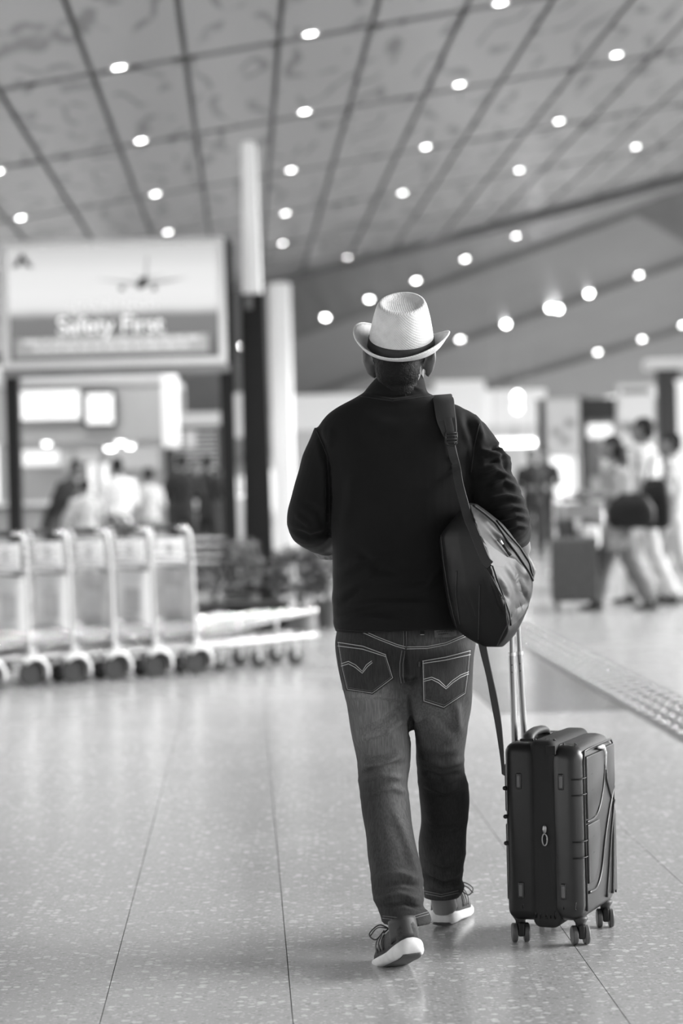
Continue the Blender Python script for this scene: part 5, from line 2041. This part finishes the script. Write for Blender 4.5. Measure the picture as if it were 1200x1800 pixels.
# big dark pillar with a pale capital at the right edge
p = W(1172, 650, 36)
t = thing('pillar', 'thick dark pillar with pale cap at the right edge', 'pillar', (p.x, 36, 0))
bx('shaft', (-.16, -.16, 0), (.16, .16, p.z), M_['dark'], t, bevel=.02)
bx('cap', (-.34, -.2, p.z), (.34, .2, p.z + .16), M_['light'], t, bevel=.03)
bx('plinth', (-.22, -.22, 0), (.22, .22, .15), M_['mid'], t)
p = W(1196, 700, 35)
t = thing('pillar', 'bright white pillar cut by the right edge of the photo', 'pillar', (p.x + .06, 35, 0))
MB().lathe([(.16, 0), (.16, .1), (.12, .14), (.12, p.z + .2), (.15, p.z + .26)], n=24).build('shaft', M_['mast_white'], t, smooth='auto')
MB().lathe([(.19, 0), (.19, .06), (.17, .08)], n=24).build('base', M_['mid'], t, smooth='auto')
# tube lamp and hanging bulbs
a, b = W(862, 780, 40), W(940, 779, 40)
t = thing('tube_lamp', 'long horizontal glowing tube lamp behind the right arm', 'lamp', ((a.x + b.x) / 2, 40, a.z))
w = (b.x - a.x) / 2
MB().tube([(-w, 0, 0), (w, 0, 0)], .045, 12).build('tube', M_['tubelight'], t, smooth='auto')
bx('housing', (-w, .02, .03), (w, .08, .09), M_['light'], t)
for s in (-.8, .8):
    MB().tube([(w * s, .05, .08), (w * s, .05, cz(to_uv(t.location)[0]) - t.location.z - .002)], .006, 6).build('wire', M_['mid'], t)
for y, lab in ((697, 'upper bare bulb hanging left of the light box'), (716, 'lower bare bulb hanging left of the light box')):
    p = W(909, y, 40)
    t = thing('hanging_bulb', lab, 'lamp', p, 0)
    MB().lathe([(.01, -.09), (.05, -.07), (.075, -.02), (.06, .04), (.03, .08)], n=16).build('bulb', M_['tubelight'], t, smooth=True)
    MB().lathe([(.03, .08), (.03, .13), (.008, .14)], n=12).build('socket', M_['mid'], t)
    MB().tube([(0, .03, .13), (0, .03, cz(to_uv(p)[0]) - p.z - .002)], .005, 6).build('wire', M_['mid'], t)
# long pale shop front with fascia, bright behind
p0, p1 = W(520, 900, 52), W(960, 740, 52)
t = thing('shop_unit', 'long pale shop front with bright fascia behind the man', 'shop', ((p0.x + p1.x) / 2, 52, 0))
w = (p1.x - p0.x) / 2
zt = W(700, 690, 52).z
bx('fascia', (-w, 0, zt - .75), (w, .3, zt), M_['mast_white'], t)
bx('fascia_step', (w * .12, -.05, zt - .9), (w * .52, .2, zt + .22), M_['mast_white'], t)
bx('plinth', (-w, 0, 0), (w, .2, .3), M_['mid'], t)
M_['shopwall'] = glow('lit_shop_interior', .6, .10)
bx('rear_wall', (-w, 2.4, 0), (w, 2.5, zt), M_['shopwall'], t)
for i in range(9):
    x = -w + i * 2 * w / 8
    bx('mullion', (x - .04, 0, .3), (x + .04, .12, zt - .75), M_['light'], t)
for i in range(10):
    x = w * .15 + random.uniform(0, w * .8)
    bx('display_item', (x, 1.0, .9 + random.random()), (x + random.uniform(.1, .3), 1.2, 1.2 + random.random()), M_[random.choice(['mid', 'light', 'dark'])], t)


# ------------------------------------------------------------------ other travellers
def make_person(label, loc, rz, top, legs, hairm, top_g=None, h=1.7, stride=.0, arms=((.3, .1), (.3, .1)), skirt=False, long_hair=False, lean=0.0, coat=0.0, girth=1.0, voxel=.011, skin='skin'):
    """local: faces +y. arms: (forward reach, outward) per side"""
    t = thing('person', label, 'person', loc, rz)
    s = h / 1.72
    mbB, mbT, mbL = MB(), MB(), MB()
    V = lambda x, y, z: Vector((x, y + lean * max(0, z - .9), z)) * s
    hip = .92
    make_head(mbB, V(0, .02, 1.60), Matrix.Identity(3), s)
    mbB.tube([V(0, .0, 1.38), V(0, .01, 1.52)], [.06 * s, .055 * s], 12)
    # torso inside the clothes
    def tors(mb, grow, z0):
        rows = [(z0, .165, .105), (.95, .165, .11), (1.08, .155, .105), (1.25, .175, .115), (1.36, .185, .105), (1.43, .12, .08), (1.47, .07, .065)]
        mb.loft([sup_ring(V(0, 0, z), (a * (girth if z < 1.4 else 1) + grow) * s, (b * (girth if z < 1.4 else 1) + grow) * s, 28, 2.4) for z, a, b in rows])
    tors(mbB, -.025, .88)
    tors(mbT, .0, .84 - coat)
    for k, sx in enumerate((-1, 1)):
        f, o = arms[k]
        sh_ = V(sx * .185, 0, 1.37)
        el = V(sx * (.225 + o * .4), f * .15 - .05, 1.12)
        wr = V(sx * (.21 + o * .2 - f * .25), f * .75 - .02, .93 + f * .55)
        mbT.tube([sh_, sh_.lerp(el, .5), el, el.lerp(wr, .5), el.lerp(wr, .95)], [.065 * s, .06 * s, .05 * s, .045 * s, .038 * s], 14)
        mbT.ell(sh_, .066 * s)
        mbB.tube([sh_, el, wr], [.045 * s, .036 * s, .026 * s], 12)
        make_hand(mbB, wr, (wr - el), Vector((-sx, 0, -.2)), -sx, s * 1.05, .4)
        st = stride * (1 if sx > 0 else -1)
        hp = V(sx * .09, 0, hip)
        kn = V(sx * .10, st * .45 + .03, .49)
        an = V(sx * .10, st * .9 - (.04 if st < 0 else 0), .09)
        rr = [.095 * girth, .082 * girth, .07 * girth, .068 * girth, .068 * girth]
        if skirt: rr = [.10, .10, .10, .11, .12]
        mbL.tube([hp, hp.lerp(kn, .5), kn, kn.lerp(an, .5), an], [x * s for x in rr], 16)
        mbB.tube([hp, kn, an, an + Vector((0, 0, -.04))], [.07 * s, .045 * s, .035 * s, .035 * s], 12)
        shoe = MB()
        shoe.loft([sup_ring(an + Vector((0, y * s, -.055 * s + zz * s)), a * s, b_ * s, 16, 2.6, Vector((1, 0, 0)), Vector((0, 0, 1))) for y, a, b_, zz in ((-.075, .02, .02, .0), (-.06, .036, .034, .0), (0, .04, .036, 0), (.06, .044, .030, -.005), (.12, .042, .024, -.01), (.16, .028, .018, -.015), (.17, .01, .01, -.017))])
        shoe.build('shoe', M_['dark'], t, smooth=True)
    mbL.loft([sup_ring(V(0, 0, z), a * s, b * s, 24, 2.5) for z, a, b in ((.80, .15, .10), (.88, .17, .115), (.98, .165, .11))])
    remeshed(mbB, 'body', M_[skin], t, voxel * .75, 3)
    remeshed(mbT, 'top', top, t, voxel, 4, lambda co, no: co + no * (.006 * np.sin(co[:, 2] * 40 + co[:, 0] * 25) * np.sin(co[:, 0] * 31 + 1))[:, None])
    remeshed(mbL, 'trousers', legs, t, voxel, 3, lambda co, no: co + no * (.005 * np.sin(co[:, 2] * 30 + co[:, 1] * 22))[:, None])
    hm = MB()
    hc = V(0, .02, 1.60)
    hm.ell(hc + Vector((0, -.012, .035)) * s, (.080 * s, .098 * s, .088 * s))
    hm.ell(hc + Vector((0, -.045, -.015)) * s, (.07 * s, .062 * s, .075 * s))
    if long_hair:
        hm.tube([hc + Vector((0, -.06, 0)) * s, hc + Vector((0, -.085, -.12)) * s, hc + Vector((0, -.10, -.26)) * s], [.075 * s, .08 * s, .05 * s], 14)
    remeshed(hm, 'hair', M_['hair'], t, voxel, 2)
    return t


def cl(name, g):
    if name not in M_: M_[name] = mat(name, g, .85, noise=(14, .25), bump=(120, .3, .003))
    return M_[name]


# walking couple on the right with their luggage, heading left
RD = 24.0
wm = G(1092, 1072)
make_person('woman with dark hair in grey top pushing luggage, at the right', (wm.x, wm.y, 0), math.radians(80), cl('cloth_grey_top', .22), cl('cloth_grey_trousers', .13), None, h=1.62, stride=.28, arms=((.40, .0), (.40, .0)), long_hair=True, lean=.06, coat=.26, girth=1.3)
mn = G(1152, 1066)
make_person('man in white shirt and white trousers walking at the right', (mn.x, mn.y + .5, 0), math.radians(65), cl('cloth_white_shirt', .5), cl('cloth_white_trousers', .5), None, h=1.80, stride=.24, arms=((.15, .0), (.25, .0)), coat=.0, girth=1.15)
o3 = G(1200, 1066)
make_person('person in pale clothes cut by the right edge', (o3.x + .08, o3.y + 1.0, 0), math.radians(70), cl('cloth_pale_top', .4), cl('cloth_pale_trousers', .45), None, h=1.66, stride=.2)
# dark sling bag at his side
c = W(1152, 885, mn.y + .12)
t = thing('sling_bag', 'dark sling bag hanging at the side of the man in white', 'bag', (c.x, c.y, c.z - .24), math.radians(-15))
MB().loft([sup_ring(Vector((0, 0, z)), a, b, 24, 3) for z, a, b in ((0, .10, .05), (.04, .14, .075), (.25, .15, .085), (.42, .13, .07), (.48, .08, .03))]).build('bag_body', M_['nylon'], t, smooth='auto')
MB().tube(catmull([(-.08, 0, .46), (-.05, .03, .62), (.02, .10, .72), (.08, .10, .62), (.10, 0, .42)], 4), .014, 8, flat=.4).build('strap', M_['webbing'], t, smooth=True)
# woman's shoulder bag, held against her side
c = W(1108, 890, wm.y - .22)
t = thing('shoulder_bag', 'dark soft shoulder bag carried at the woman\'s side', 'bag', (c.x, c.y, c.z - .2), math.radians(-10))
mb = MB()
mb.loft([sup_ring(Vector((0, 0, z)), a, b, 24, 3) for z, a, b in ((0, .16, .06), (.05, .22, .085), (.18, .22, .09), (.28, .16, .06), (.32, .09, .03))])
mb.build('bag_body', M_['nylon'], t, smooth='auto')
MB().tube(catmull([(-.12, 0, .34), (-.10, .02, .6), (0, .10, .74), (.08, .12, .6), (.12, 0, .34)], 4), .014, 8, flat=.4).build('strap', M_['webbing'], t, smooth=True)
# large grey suitcase the woman pushes
a, b = G(980, 1076), G(1052, 1074)
w = (b.x - a.x) / 2
t = thing('suitcase', 'large grey checked suitcase pushed by the woman at the right', 'suitcase', ((a.x + b.x) / 2 - .02, a.y + .15, 0), math.radians(-6))
zt = W(1010, 945, a.y).z
MB().box((-w - .02, -.14, .09), (w + .04, .14, zt)).build('shell', mat('mid_case', .075, .55, noise=(20, .15)), t, smooth='auto', bevel=.035, seg=4)
for i in range(5):
    x = -w + .05 + i * (2 * w - .08) / 4
    MB().tube([(x, -.141, .14), (x, -.141, zt - .05)], .006, 6).build('groove_rib', M_['dark'], t)
for sx in (-w + .03, w - .03):
    for sy in (-.09, .09):
        Mw = Matrix.Translation((sx, sy, .035)) @ Matrix.Rotation(math.pi / 2, 4, 'Y')
        MB().lathe([(.01, -.015), (.035, -.012), (.035, .012), (.01, .015)], n=16, M=Mw).build('wheel', M_['rubber'], t, smooth='auto')
        bx('wheel_fork', (sx - .02, sy - .02, .035), (sx + .02, sy + .02, .1), M_['dark'], t)
for sx in (-.08, .08):
    MB().tube([(sx, .1, zt - .03), (sx, .1, zt + .35)], .01, 8).build('rod', M_['rod'], t, smooth=True)
MB().tube([(-.1, .1, zt + .35), (.1, .1, zt + .35)], .016, 8).build('pull_grip', M_['dark'], t, smooth=True)
# trolley load beyond it
c = G(1020, 1040)
t = thing('baggage_cart', 'steel cart with small bags beyond the grey suitcase', 'trolley', (c.x, c.y, 0))
for sx in (-.26, .26):
    MB().tube([(sx, 0, .08), (sx, 0, 1.02)], .016, 8).build('upright', M_['alu'], t, smooth=True)
MB().tube([(-.26, 0, 1.02), (.26, 0, 1.02)], .018, 8).build('handle_bar', M_['chrome'], t, smooth=True)
bx('tray', (-.28, -.02, .16), (.28, .8, .2), M_['alu'], t)
for sx in (-.24, .24):
    for sy in (.02, .72):
        Mw = Matrix.Translation((sx, sy, .08)) @ Matrix.Rotation(math.pi / 2, 4, 'Y')
        MB().lathe([(.02, -.02), (.08, -.015), (.08, .015), (.02, .02)], n=16, M=Mw).build('wheel', M_['rubber'], t, smooth='auto')
bx('basket', (-.24, -.05, .78), (.24, .16, .95), M_['mid'], t, bevel=.01)
for k, (x0, x1, z0, z1, mm, lab) in enumerate(((-.25, -.02, .2, .78, 'dark', 'dark upright bag standing on the baggage cart, left one'), (.0, .24, .2, .70, 'placard', 'pale upright bag standing on the baggage cart, right one'))):
    u_ = thing('travel_bag', lab, 'bag', (c.x + (x0 + x1) / 2, c.y + .32, z0))
    w_ = (x1 - x0) / 2
    MB().box((-w_, -.2, 0), (w_, .2, z1 - z0)).build('bag_body', M_[mm], u_, smooth='auto', bevel=.04, seg=3)
    MB().tube(catmull([(-w_ * .5, 0, z1 - z0 - .01), (-w_ * .4, 0, z1 - z0 + .06), (w_ * .4, 0, z1 - z0 + .06), (w_ * .5, 0, z1 - z0 - .01)], 3), .012, 8).build('handle', M_['webbing'], u_, smooth=True)

# standing figures further off
def far_person(label, px, yfeet_D, h, tg, lg, rz, **kw):
    p = W(px, 900, yfeet_D)
    return make_person(label, (p.x, yfeet_D, 0), math.radians(rz), cl('cloth_%03d' % int(tg * 1000), tg), cl('cloth_%03d' % int(lg * 1000), lg), None, h=h, voxel=.016, **kw)


far_person('dark-clothed person standing just right of the man\'s elbow', 936, 37.0, 1.68, .02, .02, 200)
far_person('dark-clothed person standing below the tall white light box', 960, 41.0, 1.72, .03, .025, 150)
far_person('person in black leaning over beside the left sign post', 88, 29.6, 1.60, .015, .03, 250, lean=.55, arms=((.5, 0), (.5, 0)))
far_person('person in white shirt at the kiosk counter', 208, 30.2, 1.62, .85, .1, 20, arms=((.3, 0), (.3, 0)))
far_person('dark-haired person behind the kiosk counter, in grey', 155, 35.7, 1.62, .3, .1, 180)
far_person('short dark-haired person before the counter in pale grey', 150, 28.5, 1.36, .45, .3, 30)
far_person('person in black standing under the slatted board, left one', 322, 33.0, 1.68, .015, .02, 10)
far_person('person in black standing under the slatted board, right one', 366, 33.8, 1.66, .02, .02, 330)
far_person('person in white between the two people in black', 345, 35.0, 1.60, .8, .3, 190)
far_person('person in pale top seen behind the last trolley handles', 262, 32.0, 1.5, .5, .2, 40)
far_person('person in pale clothes far behind the potted plants', 545, 46.0, 1.62, .6, .5, 20)
